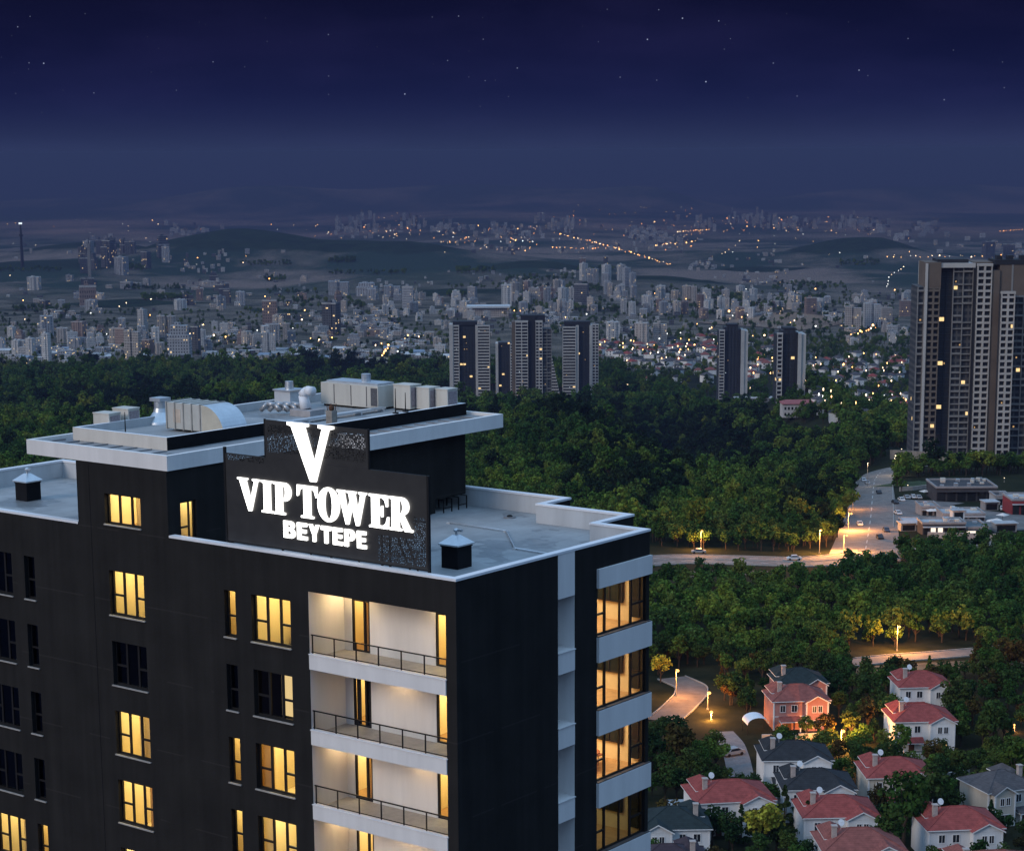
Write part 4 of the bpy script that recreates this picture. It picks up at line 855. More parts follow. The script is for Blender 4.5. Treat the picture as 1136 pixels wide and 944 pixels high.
def highrise(root, bays, D, FH=3.05, seed=1):
    """bays: (x0, x1, z_top, style, y_front); the faces are set out in metres from the root"""
    r = random.Random(seed)
    for (x0, x1, zt, st, yf) in bays:
        nf = int(zt/FH)
        if st == 'solid': q = MB(); q.box(x0, x1, yf, D, 0, zt); q.build('stair_core', [BRN], root); continue
        if st == 'dark': q = MB(); q.box(x0, x1, yf, D, 0, zt); q.build('dark_core', [DRK], root); continue
        if st == 'fin': q = MB(); q.box(x0, x1, yf, D, 0, zt); q.build('fin', [PALE], root); continue
        q = MB(); q.box(x0, x1, yf+1.6, D, 0, zt); core = q.build('glass_core', [GL1 if st != 'grid' else GL2], root)
        q = MB()
        if st in ('lattice', 'lattice_brown'):          # pale balcony frame: uprights at both sides and the middle, a band at every floor
            w = x1-x0; up = [x0, x1] if w < 6 else [x0, (x0+x1)/2, x1]
            for x in up: q.box(max(x0, x-.45), min(x1, x+.45), yf, yf+1.6, 0, zt)
            for k in range(nf+1): q.box(x0, x1, yf+.02, yf+1.6, k*FH, k*FH+1.0)
            q.box(x0-.2, x1+.2, yf-.05, yf+2, zt, zt+1.2); q.build('balcony_frame', [(WARMF if D > 23 else PALE) if st == 'lattice' else BRNL], root)
        elif st == 'grid':
            n_ = max(1, round((x1-x0)/4.2)); w = (x1-x0)/n_
            for i in range(n_+1): q.box(x0+i*w-.22, x0+i*w+.22, yf+.5, yf+1.6, 0, zt)
            for k in range(nf+1):
                for i in range(n_):
                    if r.random() < .72: q.box(x0+i*w, x0+(i+1)*w, yf+.3+.5*r.random(), yf+1.6, k*FH, k*FH+(.9 if r.random() < .7 else .45))
            q.build('balcony_slab', [MIDG], root)
        elif st == 'glass':
            for k in range(nf+1): q.box(x0, x1, yf+1.35, yf+1.6, k*FH, k*FH+.35)
            n_ = max(2, int((x1-x0)/3)); w = (x1-x0)/n_
            for i in range(n_+1): q.box(x0+i*w-.09, x0+i*w+.09, yf+1.2, yf+1.6, 0, zt)
            q.build('curtain_wall_frame', [DRK], root)
        elif st == 'bands':
            for k in range(nf+1): q.box(x0, x1, yf+.1, yf+1.6, k*FH, k*FH+1.35)
            for x in (x0, x1-.7): q.box(x, x+.7, yf, yf+1.6, 0, zt)
            q.build('balcony_band', [PALE], root)
        # a few lit flats
        n_lit = max(1, int(nf*(x1-x0)/120)); lm = MB(); lc = MB()
        for _ in range(n_lit):
            k = r.randrange(2, max(3, nf)); x = r.uniform(x0+1, max(x0+1.1, x1-3)); (lm if r.random() < .75 else lc).box(x, x+r.uniform(.5, 1.0), yf+1.55, yf+1.58, k*FH+1.2, k*FH+2.0)
        if lm.f: lm.build('lit_window', [LIT], core)
        if lc.f: lc.build('lit_window', [LITC], core)
def crown(root, x0, x1, y0, y1, z0, z1, m_=None, name='roof_crown'): q = MB(); q.box(x0, x1, y0, y1, z0, z1); return q.build(name, [m_ or DRK], root)
def hx(root_u, s): return lambda u: (u-root_u)*s
# two tall towers on the right
t, g, s = tower_root(1043, 507, 'tall brown and grey residential tower with a brown block at its top left corner', rz=-.05); f = hx(1043, s)
ht = (507-290)*s
zt = lambda v: (507-v)*s+2
highrise(t, [(f(1013), f(1020), zt(318), 'grid', 0), (f(1020.2), f(1023), zt(292), 'fin', -.3), (f(1023), f(1037), zt(320), 'lattice_brown', .4), (f(1037), f(1052), zt(297), 'glass', 3.2), (f(1052), f(1073.5), zt(297), 'grid', 1.6), (f(1076), f(1092), zt(295), 'lattice', -3.2), (f(1073.6), f(1076), zt(296), 'dark', 1.0), (f(1092), f(1095), zt(296), 'dark', 1.0)], 24, seed=3)
q = MB(); q.box(f(1020), f(1037.5), .2, 22, zt(318), zt(291)); q.build('corner_block', [BRN], t)
q = MB(); q.box(f(1036), f(1075), .8, 23, zt(297), zt(292)); q.build('roof_beam', [PALE], t); crown(t, f(1034), f(1068), 3, 20, zt(292), zt(288))
q = MB(); q.box(f(1073), f(1094), 2, 22, zt(297), zt(291)); q.build('roof_crown', [BRN], t)
t2, g2, s2 = tower_root(1128, 508, 'tall dark residential tower with a stepped pale balcony frame, cut by the picture edge', rz=-.05); f = hx(1128, s2); zt = lambda v: (508-v)*s2+2
highrise(t2, [(f(1095), f(1103), zt(327), 'dark', 4), (f(1095), f(1103), zt(300), 'solid', 3.3), (f(1103), f(1118), zt(325), 'lattice', -3), (f(1118.1), f(1142), zt(329), 'grid', 2.0), (f(1142), f(1160), zt(327), 'lattice', -1), (f(1103.1), f(1160), zt(294), 'solid', 4.2)], 26, seed=8)
crown(t2, f(1097), f(1160), 4, 22, zt(294), zt(288.5)); q = MB(); q.box(f(1116), f(1118), 4.0, 22, zt(327), zt(294)); q.build('corner_strip', [MIDG], t2)
for (a, b_) in ((1100, 1106), (1112, 1118), (1126, 1135)): q = MB(); q.box(f(a), f(b_), 6, 12, zt(288.5), zt(284)); q.build('roof_plant', [DRK], t2)
# the group in the middle
def mid(u0, u1, vt, vb, label, spec, seed, rz=0.0, crownspec=None, D=22):
    uc = (u0+u1)/2; t, g, s = tower_root(uc, vb, label, rz=rz); f = hx(uc, s); zt = lambda v: (vb-v)*s+2
    highrise(t, [(f(a), f(b_), zt(v), st, yf) for a, b_, v, st, yf in spec], D, seed=seed)
    for a, b_, v0, v1 in crownspec or []: crown(t, f(a), f(b_), 3, D-2, zt(v0), zt(v1))
    return t
mid(499, 544, 357, 441, 'grey residential tower with pale banded right flank, left of the middle tower group', [(499, 503, 360, 'fin', 0), (503, 510, 361, 'bands', .5), (510, 528, 362, 'glass', 1), (528, 530, 361, 'fin', 0), (530, 544, 362, 'bands', -1)], 11, crownspec=[(503, 530, 361, 357)])
mid(550, 571, 380, 437, 'low dark residential block half hidden behind the middle towers', [(550, 553, 381, 'fin', 0), (553, 566, 380, 'glass', 1), (566, 571, 381, 'bands', 0)], 12)
mid(568, 612, 350, 447, 'residential tower with black crown and white balcony columns, tallest of the middle group', [(568, 572, 357, 'solid', 0), (572, 586, 357, 'lattice', -.5), (586, 594.5, 351, 'dark', 2), (594.5, 602, 357, 'lattice', -.3), (602, 612, 365, 'grid', .5)], 13, crownspec=[(578, 605, 357, 350)])
mid(624, 664, 360, 446, 'pale banded residential tower with dark glass centre, right of the middle group', [(624, 639, 362, 'bands', -1), (639, 642, 361, 'fin', 0), (642, 654, 361, 'glass', 1), (654, 657, 361, 'fin', -.3), (657, 664, 361, 'lattice', 0)], 14, crownspec=[(626, 655, 361, 357)])
mid(796, 829, 362, 444, 'dark glass residential tower above the villas, left one of the far pair', [(797, 803, 367, 'lattice', -.5), (803, 818, 363, 'glass', .6), (818, 821, 365, 'dark', 0), (821, 825, 366, 'fin', -.5), (825, 829, 367, 'fin', .5)], 15, crownspec=[(806, 818, 363, 360)])
mid(860, 893, 366, 445, 'dark glass residential tower directly behind the pink-roofed white building', [(861, 867, 371, 'lattice', -.5), (867, 881, 367, 'glass', .6), (881, 884, 369, 'dark', 0), (884, 888, 370, 'fin', -.5), (888, 893, 371, 'fin', .5)], 16, crownspec=[(869, 882, 367, 364)])
# sloping terraced block
t, g, s = tower_root(616, 444, 'white terraced block with a sloping top between two middle towers', 'terraced block', 'terraced_block'); q = MB()
for k in range(17): x1 = (5-k*.42)*1.0; q.box(-6.5, max(-5.5, 6-k*.62), -1+k*.15, 10, k*3.0, k*3.0+1.3)
q.build('terrace_band', [PALE], t); q = MB(); q.face([(-6.4, .4, 0), (5.8, .4, 0), (-4.9, 3, 52), (-6.4, 3, 52)]); q.face([(5.8, .4, 0), (5.8, 9.8, 0), (-4.9, 9.8, 52), (-4.9, 3, 52)]); q.face([(-6.4, .4, 0), (-6.4, 9.8, 0), (-6.4, 9.8, 52), (-6.4, 3, 52)]); q.face([(-6.4, 9.8, 0), (5.8, 9.8, 0), (-4.9, 9.8, 52), (-6.4, 9.8, 52)]); q.build('glass_core', [GL2], t)
# podium and school below the pair
t, g, s = tower_root(840, 447, 'low grey podium building linking the two dark glass towers', 'podium', 'podium_building'); q = MB(); q.box(-24*s, 24*s, 0, 14, 0, 7*s); q.build('wall', [facade('podium wall', (.28, .28, .28), fw=4, gx=.6)], t); q = MB(); q.box(-25*s, 25*s, -.5, 14.5, 7*s, 7.8*s); q.build('roof', [PALE], t)
t, g, s = tower_root(891, 460, 'long white school-like building with a pinkish red roof below the dark towers', 'school', 'school_building'); q = MB(); q.box(-23*s, 21*s, 0, 14, 0, 15*s); w_ = q.build('wall', [mat('school wall', (.50, .47, .46), .85, .12, .1)], t)
q = MB(); q.prism([(-24*s, -.8), (22*s, -.8), (22*s, 14.8), (-24*s, 14.8)], 15*s, 15.6*s); ea = 15.6*s
A = [(-24*s, -.8), (22*s, -.8), (22*s, 14.8), (-24*s, 14.8)]; R_ = [(-18*s, 7), (16*s, 7)]
q.face([(*A[0], ea), (*A[1], ea), (*R_[1], ea+3.4*s), (*R_[0], ea+3.4*s)]); q.face([(*A[1], ea), (*A[2], ea), (*R_[1], ea+3.4*s)]); q.face([(*A[2], ea), (*A[3], ea), (*R_[0], ea+3.4*s), (*R_[1], ea+3.4*s)]); q.face([(*A[3], ea), (*A[0], ea), (*R_[0], ea+3.4*s)])
q.build('roof', [mat('pink roof', (.30, .10, .10), .85, .15, .3)], t)
for fl in range(2):
    for i in range(11):
        if i == 5: continue
        q = MB(); x = -21*s+i*3.9*s; q.box(x, x+2.1*s, -.06, .1, (2.2+6.6*fl)*s, (5.4+6.6*fl)*s); q.build('window', [MATS['night glass']], t)

# ------------------------------------------------------------------ commercial blocks by the road
CONC = mat('shop concrete', (.27, .27, .28), .85, .2, .4); CONCL = mat('shop pale roof', (.38, .40, .42), .8, .2, .25); CONCD = mat('shop dark roof', (.05, .05, .055), .85, .3, .3); TEAL = mat('shop teal sheet', (.07, .10, .115), .5, .2, .3); REDP = mat('shop red front', (.22, .035, .04), .7, .2, 1)
SHOPW = mat('shop front glass', (.015, .018, .022), .2, .3, .4, spec=.5); SHOPL = emit('shop light', (1, .85, .7), 1.2, False)
def shop(u0, u1, vt, vb, depth, label, roofm, wallm, units=5, lit=(), rz=0.0, hpx=None, extras=0, seed=1, parapet=.7):
    """flat-roofed shop block: front wall from vb up, depth going back"""
    uc = (u0+u1)/2; g = ground_at(uc, vb); s = g.y/F_PX; w = (u1-u0)*s; h = hpx*s; r = random.Random(seed)
    t = empty('shop_building', (g.x, g.y, g.z-.6), rz, label, 'shop building'); h += .6
    q = MB(); q.box(-w/2, w/2, 0, depth, 0, h); q.build('wall', [wallm], t)
    q = MB(); q.box(-w/2-.25, w/2+.25, -.25, .25, h, h+parapet); q.box(-w/2-.25, w/2+.25, depth-.25, depth+.25, h, h+parapet); q.box(-w/2-.25, -w/2+.25, .25, depth-.25, h, h+parapet); q.box(w/2-.25, w/2+.25, .25, depth-.25, h, h+parapet); q.build('parapet', [CONC], t)
    q = MB(); q.box(-w/2+.25, w/2-.25, .25, depth-.25, h-.1, h+.12); q.build('roof', [roofm], t)
    uw = w/units
    for i in range(units):
        q = MB(); q.box(-w/2+i*uw+.35, -w/2+(i+1)*uw-.35, -.08, .05, .7, h*.72); q.build('shop_window', [SHOPL if i in lit else SHOPW], t)
    q = MB(); q.box(-w/2, w/2, -1.3, -.1, h*.76, h*.76+.25); q.build('awning', [roofm], t)
    for k in range(extras):
        q = MB(); x = r.uniform(-w/2+1, w/2-2.2); y = r.uniform(1, depth-3); q.box(x, x+r.uniform(.8, 2), y, y+r.uniform(.8, 1.8), h+.12, h+r.uniform(.7, 1.6)); q.build('roof_unit', [MATS['beige unit'] if k % 2 else MATS['galvanised']], t)
    return t
shop(1038, 1106, 531, 556, 19, 'long dark-roofed shop building at the back of the commercial complex', CONCD, CONCD, 6, (), hpx=15, extras=12, seed=2)
shop(1022, 1042, 553, 572, 11, 'small grey block with a dark front beside the parking lot', CONC, CONC, 3, (), hpx=9, extras=2, seed=3)
shop(1046, 1093, 561, 578, 12, 'pale-roofed shop building with roof units in the middle of the complex', CONCL, CONC, 5, (1,), hpx=7, extras=12, seed=4)
shop(1023, 1071, 577, 593, 9, 'shop row with lit dark fronts facing the trees', CONCL, CONCD, 6, (1, 2), hpx=12, extras=6, seed=5)
shop(1071, 1096, 576, 592, 13, 'teal sheet-roofed shop building at the corner of the complex', TEAL, CONC, 2, (0,), hpx=6, extras=1, seed=6)
shop(1122, 1150, 541, 571, 14, 'blue-grey roofed building with a red front at the picture edge', CONCL, REDP, 3, (), hpx=16, extras=6, seed=7)
shop(1003, 1022, 576, 584, 10, 'low grey canopy building at the lot entrance', CONCL, CONCD, 3, (), hpx=4, extras=0, seed=9, parapet=.3)
shop(1104, 1121, 543, 560, 10, 'narrow dark shop building with a row of white arches', CONCD, CONCL, 4, (), hpx=9, extras=2, seed=10)
def long_wall(name, pts, h, th, material, label, cat):
    P = [ground_at(*p) for p in pts]; q = MB(); o = P[0]
    for a, b_ in zip(P[:-1], P[1:]):
        d = (b_-a); d.z = 0; d.normalize(); nn = Vector((-d.y, d.x, 0))*th/2
        for i in range(8):
            p, r_ = a.lerp(b_, i/8), a.lerp(b_, (i+1)/8)
            za, zb_ = terrain(p.x, p.y)-.5, terrain(r_.x, r_.y)-.5
            A = [p-nn-o, r_-nn-o, r_+nn-o, p+nn-o]; zz = [za, zb_, zb_, za]
            lo = [(v.x, v.y, z-o.z) for v, z in zip(A, zz)]; hi = [(v.x, v.y, z-o.z+h+.5) for v, z in zip(A, zz)]
            q.face(hi); q.face([lo[0], lo[1], hi[1], hi[0]]); q.face([lo[2], lo[3], hi[3], hi[2]])
            if i == 0: q.face([lo[3], lo[0], hi[0], hi[3]])
            if i == 7: q.face([lo[1], lo[2], hi[2], hi[1]])
    ob = q.build(name, [material], loc=o); return tag(ob, label, cat)
long_wall('retaining_wall', [(988, 509), (1020, 511), (1050, 513)], 4.5, .8, mat('retaining stone', (.24, .21, .18), .9, .25, .3), 'beige stone retaining wall under the terrace of the tall right towers', 'retaining wall')
long_wall('boundary_wall', [(1029, 597), (1060, 598), (1107, 599)], 2.0, .5, CONC, 'grey boundary wall in front of the shop row', 'wall')
long_wall('garden_wall', [(998, 545), (1012, 544), (1037, 541)], 1.6, .5, mat('garden wall', (.36, .33, .30), .9, .2, .5), 'pale garden wall along the green lawn above the parking lot', 'wall')
lawn = strip('lawn', [(992, 540), (1010, 537), (1034, 535)], 22, 16, .2, mat('lawn grass', (.035, .06, .022), .95, .3, .3)); 

# ------------------------------------------------------------------ villas
def roof_tile(name, col):
    mt, n, l = new_mat(name); out = N(n, 'ShaderNodeOutputMaterial'); b = N(n, 'ShaderNodeBsdfPrincipled'); b.inputs['Roughness'].default_value = .8; b.inputs['Specular IOR Level'].default_value = .2
    tc = N(n, 'ShaderNodeTexCoord'); no = N(n, 'ShaderNodeTexNoise'); no.inputs['Scale'].default_value = 1.1; no.inputs['Detail'].default_value = 7; l.new(tc.outputs['Object'], no.inputs['Vector'])
    sp = N(n, 'ShaderNodeSeparateXYZ'); l.new(tc.outputs['Object'], sp.inputs[0])
    row = M_math(n, l, 'FRACT', M_math(n, l, 'MULTIPLY', sp.outputs[2], 5.2)); colm = M_math(n, l, 'FRACT', M_math(n, l, 'MULTIPLY', M_math(n, l, 'ADD', sp.outputs[0], sp.outputs[1]), 3.0))
    sh = M_math(n, l, 'MULTIPLY_ADD', row, .35, M_math(n, l, 'MULTIPLY', colm, .2)); v = M_math(n, l, 'MULTIPLY_ADD', no.outputs[0], 1.1, M_math(n, l, 'MULTIPLY_ADD', sh, -.5, .55))
    mx = N(n, 'ShaderNodeMixRGB', blend_type='MULTIPLY'); mx.inputs[0].default_value = 1; mx.inputs[1].default_value = (*col, 1)
    cb = N(n, 'ShaderNodeCombineXYZ'); [l.new(v, cb.inputs[i]) for i in range(3)]; l.new(cb.outputs[0], mx.inputs[2]); l.new(mx.outputs[0], b.inputs['Base Color'])
    bp = N(n, 'ShaderNodeBump'); bp.inputs['Strength'].default_value = .6; bp.inputs['Distance'].default_value = .06; l.new(M_math(n, l, 'ADD', row, colm), bp.inputs['Height']); l.new(bp.outputs[0], b.inputs['Normal'])
    l.new(b.outputs[0], out.inputs[0]); return mt
RED = roof_tile('red tiles', (.285, .066, .058)); RED2 = roof_tile('faded red tiles', (.25, .086, .072)); SLATE = roof_tile('dark slate', (.030, .032, .036)); GREY = roof_tile('grey tiles', (.085, .083, .09)); TEALR = roof_tile('dark teal tiles', (.022, .034, .036)); PLUM = roof_tile('plum tiles', (.055, .04, .05))
WHT = mat('villa white', (.76, .75, .74), .85, .1, .6, streak=True); WHT2 = mat('villa grey white', (.64, .65, .66), .85, .12, .6, streak=True); PINK = mat('villa pink', (.44, .205, .175), .85, .12, .6, streak=True); CRM = mat('villa cream', (.52, .47, .40), .85, .12, .6, streak=True)
TRIM = mat('villa trim', (.72, .72, .72), .7, .06, 2); VWIN = mat('villa window', (.02, .024, .032), .15, .3, 2, spec=.5); BRICKC = mat('chimney render', (.42, .36, .33), .9, .2, 2); VLIT = emit('villa lit window', (1, .62, .25), 1.6)
def hip(mb, x0, x1, y0, y1, z, h, mat_=0, ov=.45, ridge='x'):
    x0 -= ov; x1 += ov; y0 -= ov; y1 += ov; e = z; a = min((x1-x0), (y1-y0))/2
    if ridge == 'x': r0, r1 = ((x0+a, (y0+y1)/2), (x1-a, (y0+y1)/2)) if x1-x0 > y1-y0 else (((x0+x1)/2, (y0+y1)/2),)*2
    else: r0, r1 = (((x0+x1)/2, y0+a), ((x0+x1)/2, y1-a)) if y1-y0 > x1-x0 else (((x0+x1)/2, (y0+y1)/2),)*2
    c0, c1, c2, c3 = (x0, y0, e), (x1, y0, e), (x1, y1, e), (x0, y1, e); R0, R1 = (*r0, e+h), (*r1, e+h)
    if ridge == 'x': fs = [[c0, c1, R1, R0], [c1, c2, R1], [c2, c3, R0, R1], [c3, c0, R0]]
    else: fs = [[c0, c1, R0], [c1, c2, R1, R0], [c2, c3, R1], [c3, c0, R0, R1]]
    for f_ in fs: mb.face(f_, mat_)
    t = .16
    for a_, b_ in ((c0, c1), (c1, c2), (c2, c3), (c3, c0)): mb.face([(a_[0], a_[1], e-t), (b_[0], b_[1], e-t), b_, a_], 1)
    mb.face([(x0, y0, e-t), (x0, y1, e-t), (x1, y1, e-t), (x1, y0, e-t)], 1)
def vwin(root, x, z, w, h, y, axis='y', lit=False, arch=False):
    f = MB(); t = .09
    def bx(u0, u1, d0, d1, z0, z1):
        if axis == 'y': f.box(u0, u1, y+d0, y+d1, z0, z1)
        else: f.box(y-d1, y-d0, u0, u1, z0, z1)
    bx(x-w/2-t, x+w/2+t, -.09, .02, z-t-.03, z-.03+.0); bx(x-w/2-t, x+w/2+t, -.07, .02, z+h, z+h+t); bx(x-w/2-t, x-w/2, -.07, .02, z-.03, z+h); bx(x+w/2, x+w/2+t, -.07, .02, z-.03, z+h); bx(x-.03, x+.03, -.05, .02, z, z+h)
    fo = f.build('window', [TRIM], root); g = MB(); e = y-.02 if axis == 'y' else y+.02
    q = [(x-w/2, z), (x+w/2, z), (x+w/2, z+h), (x-w/2, z+h)]
    g.face([(a, e, b_) if axis == 'y' else (e, a, b_) for a, b_ in q]); g.build('pane', [VLIT if lit else VWIN], fo)
def villa(u, vb, label, roofm, wallm, rz=.12, w=10.5, d=9, h=5.9, dish=True, bay=1, porch=True, lit=False, seed=0, arch=False, chim=True, rh=2.2, dormer=True):
    g = ground_at(u, vb); r = random.Random(seed+int(u)); t = empty('villa', (g.x, g.y+d/2, g.z-.3), rz, label, 'villa', 'villas of the estate below the forest')
    x0, x1, y0, y1 = -w/2, w/2, -d/2, d/2; q = MB(); q.box(x0, x1, y0, y1, 0, h); bw = w*.40; bx0, bx1 = (x1-bw-.4, x1-.4) if bay > 0 else (x0+.4, x0+.4+bw)
    q.box(bx0, bx1, y0-1.3, y0+.1, 0, h-.2)
    q.build('wall', [wallm], t)
    for xx in (x0, x1-.18): q = MB(); q.box(xx-.03, xx+.21, y0-.04, y0+.2, 0, h-.15); q.build('corner_board', [TRIM], t)
    for xx in (bx0, bx1-.18): q = MB(); q.box(xx-.03, xx+.21, y0-1.34, y0-1.1, 0, h-.25); q.build('corner_board', [TRIM], t)
    q = MB(); q.box((x0+.25) if bay > 0 else bx1+.05, (bx0-.05) if bay > 0 else x1-.25, y0-.035, y0+.02, 2.85, 3.0); q.build('string_course', [TRIM], t)
    q = MB(); hip(q, x0, x1, y0, y1, h, rh)
    # front gable of the bay
    gm = (bx0+bx1)/2; gz = h-.18; gh = rh*.62; ov = .35
    A, B_, Cc = (bx0-ov, y0-1.3-ov, gz), (bx1+ov, y0-1.3-ov, gz), (gm, y0-1.3-ov, gz+gh); Y2 = y0+d*.36
    q.face([A, Cc, (gm, Y2, gz+gh), (bx0-ov, Y2-1.2, gz)], 0); q.face([Cc, B_, (bx1+ov, Y2-1.2, gz), (gm, Y2, gz+gh)], 0)
    for p_, r_ in ((A, Cc), (Cc, B_)): q.face([p_, r_, (r_[0], r_[1], r_[2]-.2), (p_[0], p_[1], p_[2]-.2)], 1)
    rf = q.build('roof', [roofm, TRIM], t)
    q = MB(); q.face([(bx0, y0-1.3, gz-.05), (bx1, y0-1.3, gz-.05), (gm, y0-1.3, gz+gh*.93)]); q.build('gable', [wallm], t)
    # rear cross wing roof
    if dormer:
        s_ = -bay; q = MB(); hip(q, s_*w*.30-1.5, s_*w*.30+1.5, y0+d*.45, y1+1.0, h+.7, 1.25, ridge='y', ov=.3); q.build('dormer_roof', [roofm, TRIM], rf)
        q = MB(); q.box(s_*w*.30-1.4, s_*w*.30+1.4, y0+d*.5, y1+.9, h-.2, h+.7); q.build('dormer', [wallm], rf)
    # ridge caps
    q = MB(); a = d/2+.45
    q.bar((x0-.45+a, 0, h+rh), (x1+.45-a, 0, h+rh), .13)
    for sx in (-1, 1):
        for sy in (-1, 1): q.bar((sx*(w/2+.45-a), 0, h+rh), (sx*(w/2+.45), sy*(d/2+.45), h+.02), .11)
    q.build('ridge_cap', [roofm], rf)
    if chim:
        cx = -bay*w*.33; q = MB(); q.box(cx-.35, cx+.35, y0+d*.40-.35, y0+d*.40+.35, h+.2, h+rh+.5); q.box(cx-.45, cx+.45, y0+d*.40-.45, y0+d*.40+.45, h+rh+.5, h+rh+.68); q.build('chimney', [BRICKC], rf)
    vwin(t, gm-.55, 3.9, .7, 1.15, y0-1.3, lit=False); vwin(t, gm+.55, 3.9, .7, 1.15, y0-1.3); vwin(t, gm, 1.0, 1.5, 1.3, y0-1.3, lit=lit)
    ox = (x0+bx0)/2 if bay > 0 else (bx1+x1)/2
    vwin(t, ox+1.0, 3.8, 1.0, 1.2, y0); vwin(t, ox-1.2, 3.8, .9, 1.2, y0)
    vwin(t, 0, 3.8, 1.0, 1.2, x1, 'x'); vwin(t, y0+2, 1.0, 1.0, 1.3, x1, 'x')
    if porch:
        q = MB(); q.face([(ox-2.0, y0-2.0, 2.35), (ox+2.0, y0-2.0, 2.35), (ox+2.0, y0-.03, 3.0), (ox-2.0, y0-.03, 3.0)]); q.face([(ox-2.0, y0-2.0, 2.2), (ox-2.0, y0-.03, 2.2), (ox+2.0, y0-.03, 2.2), (ox+2.0, y0-2.0, 2.2)], 1); q.face([(ox-2.0, y0-2.0, 2.2), (ox+2.0, y0-2.0, 2.2), (ox+2.0, y0-2.0, 2.35), (ox-2.0, y0-2.0, 2.35)], 1)
        p_ = q.build('porch_roof', [roofm, TRIM], t); q = MB(); [q.box(ox+s_*1.8-.1, ox+s_*1.8+.1, y0-1.9, y0-1.7, 0, 2.2) for s_ in (-1, 1)]; q.build('porch_post', [TRIM], p_)
        q = MB(); q.box(ox-.5, ox+.5, y0-.06, y0+.02, 0, 2.1); q.build('door', [mat('villa door', (.10, .045, .025), .6, .2, 4)], t)
    if dish:
        q = MB(); cx = bay*-w*.22; cy = 0.6; zz = h+rh+.55; n0 = Vector((.25, -.85, .45)).normalized(); q.cyl(Vector((cx, cy, zz)), Vector((cx, cy, zz))+n0*.14, .18, .52, n=16, caps=True); q.bar((cx, cy, zz-1.2), (cx, cy, zz), .05); q.bar(Vector((cx, cy, zz)), Vector((cx, cy, zz))+n0*.6, .03); q.build('satellite_dish', [mat('dish white', (.75, .75, .76), .5, .05)], rf)
    return t
villa(888, 789, 'pink-walled villa with dark teal roof, hindmost above the other pink one', TEALR, PINK, .1, 9.5, 8, seed=1, dish=False)
villa(886, 809, 'pink villa with a faded red roof in front of the teal-roofed one', RED2, PINK, .1, 10.5, 8, dish=False, seed=2, lit=False)
villa(1025, 793, 'white villa with red roof farthest up the slope by the upper road', RED, WHT, .06, 10, 8, seed=3)
villa(1024, 833, 'white villa with red roof and a warmly lit porch', RED, WHT, .06, 11, 8.5, seed=4, lit=True)
villa(884, 878, 'white villa with dark slate roof and pale satellite dishes, behind another slate-roofed villa', SLATE, WHT, .02, 11.5, 9, seed=5)
villa(908, 912, 'grey-white villa with black slate roof, in front of another slate-roofed villa', SLATE, WHT2, .02, 11.5, 9, seed=6)
villa(811, 926, 'white villa with broad red roof above the round yellow tree', RED, WHT, .14, 12.5, 9.5, seed=7)
villa(997, 898, 'pale villa with red roof and dark porch between slate roofs and trees', RED, CRM, .05, 10.8, 9, seed=8)
villa(931, 944, 'white villa with red roof partly behind the frontmost red roof', RED, WHT2, .05, 11.5, 9, seed=9)
villa(957, 984, 'villa showing only its red roof at the bottom edge, below a white red-roofed villa', RED2, WHT2, .05, 11.8, 9, seed=10)
villa(748, 958, 'grey-white villa with dark teal grey hip roof beside the tower', TEALR, WHT2, .03, 10.5, 9, dish=False, seed=11, bay=-1)
villa(742, 1004, 'villa showing only its plum dark roof at the bottom edge beside the tower', PLUM, WHT2, .03, 11, 9, dish=False, seed=12, bay=-1)
villa(1067, 958, 'grey-white villa with red roof at the lower right, nearest to the corner', RED, WHT2, .1, 11.5, 9, seed=13)
villa(1114, 913, 'cream villa with grey tiled roof cut by the right picture edge', GREY, CRM, .35, 9.5, 8.5, dish=False, seed=14, bay=-1)
villa(1106, 1012, 'villa showing only a sliver of red roof at the lower right corner', RED2, WHT2, .1, 12.5, 9, dish=False, seed=15)
# car canopy
g = ground_at(838, 812); t = empty('car_canopy', g, .2, 'white arched car canopy below the pink villa', 'carport'); q = MB(); K = 10
for k in range(K):
    a0, a1 = math.pi*k/K, math.pi*(k+1)/K; P_ = lambda a: (-2.1*math.cos(a), 1.9+1.3*math.sin(a)); (xa, za), (xb, zb_) = P_(a0), P_(a1); q.face([(xa, -1.7, za), (xb, -1.7, zb_), (xb, 1.7, zb_+.25), (xa, 1.7, za+.25)])
q.build('awning_sheet', [mat('canopy sheet', (.70, .72, .75), .5, .06, 1)], t, smooth=True); q = MB(); [q.bar((x, y, 0), (x, y, 1.9), .07) for x in (-2.05, 2.05) for y in (-1.6, 1.6)]; q.build('post', [METAL_D], t)
g = ground_at(757, 905); t = empty('garden_shed', g, .1, 'pale flat-roofed garden shed left of the broad red-roofed villa', 'shed'); q = MB(); q.box(-2.2, 2.2, -1.5, 1.5, 0, 2.2); q.build('wall', [WHT2], t); q = MB(); q.box(-2.4, 2.4, -1.7, 1.7, 2.2, 2.35); q.build('roof', [CONCL], t)

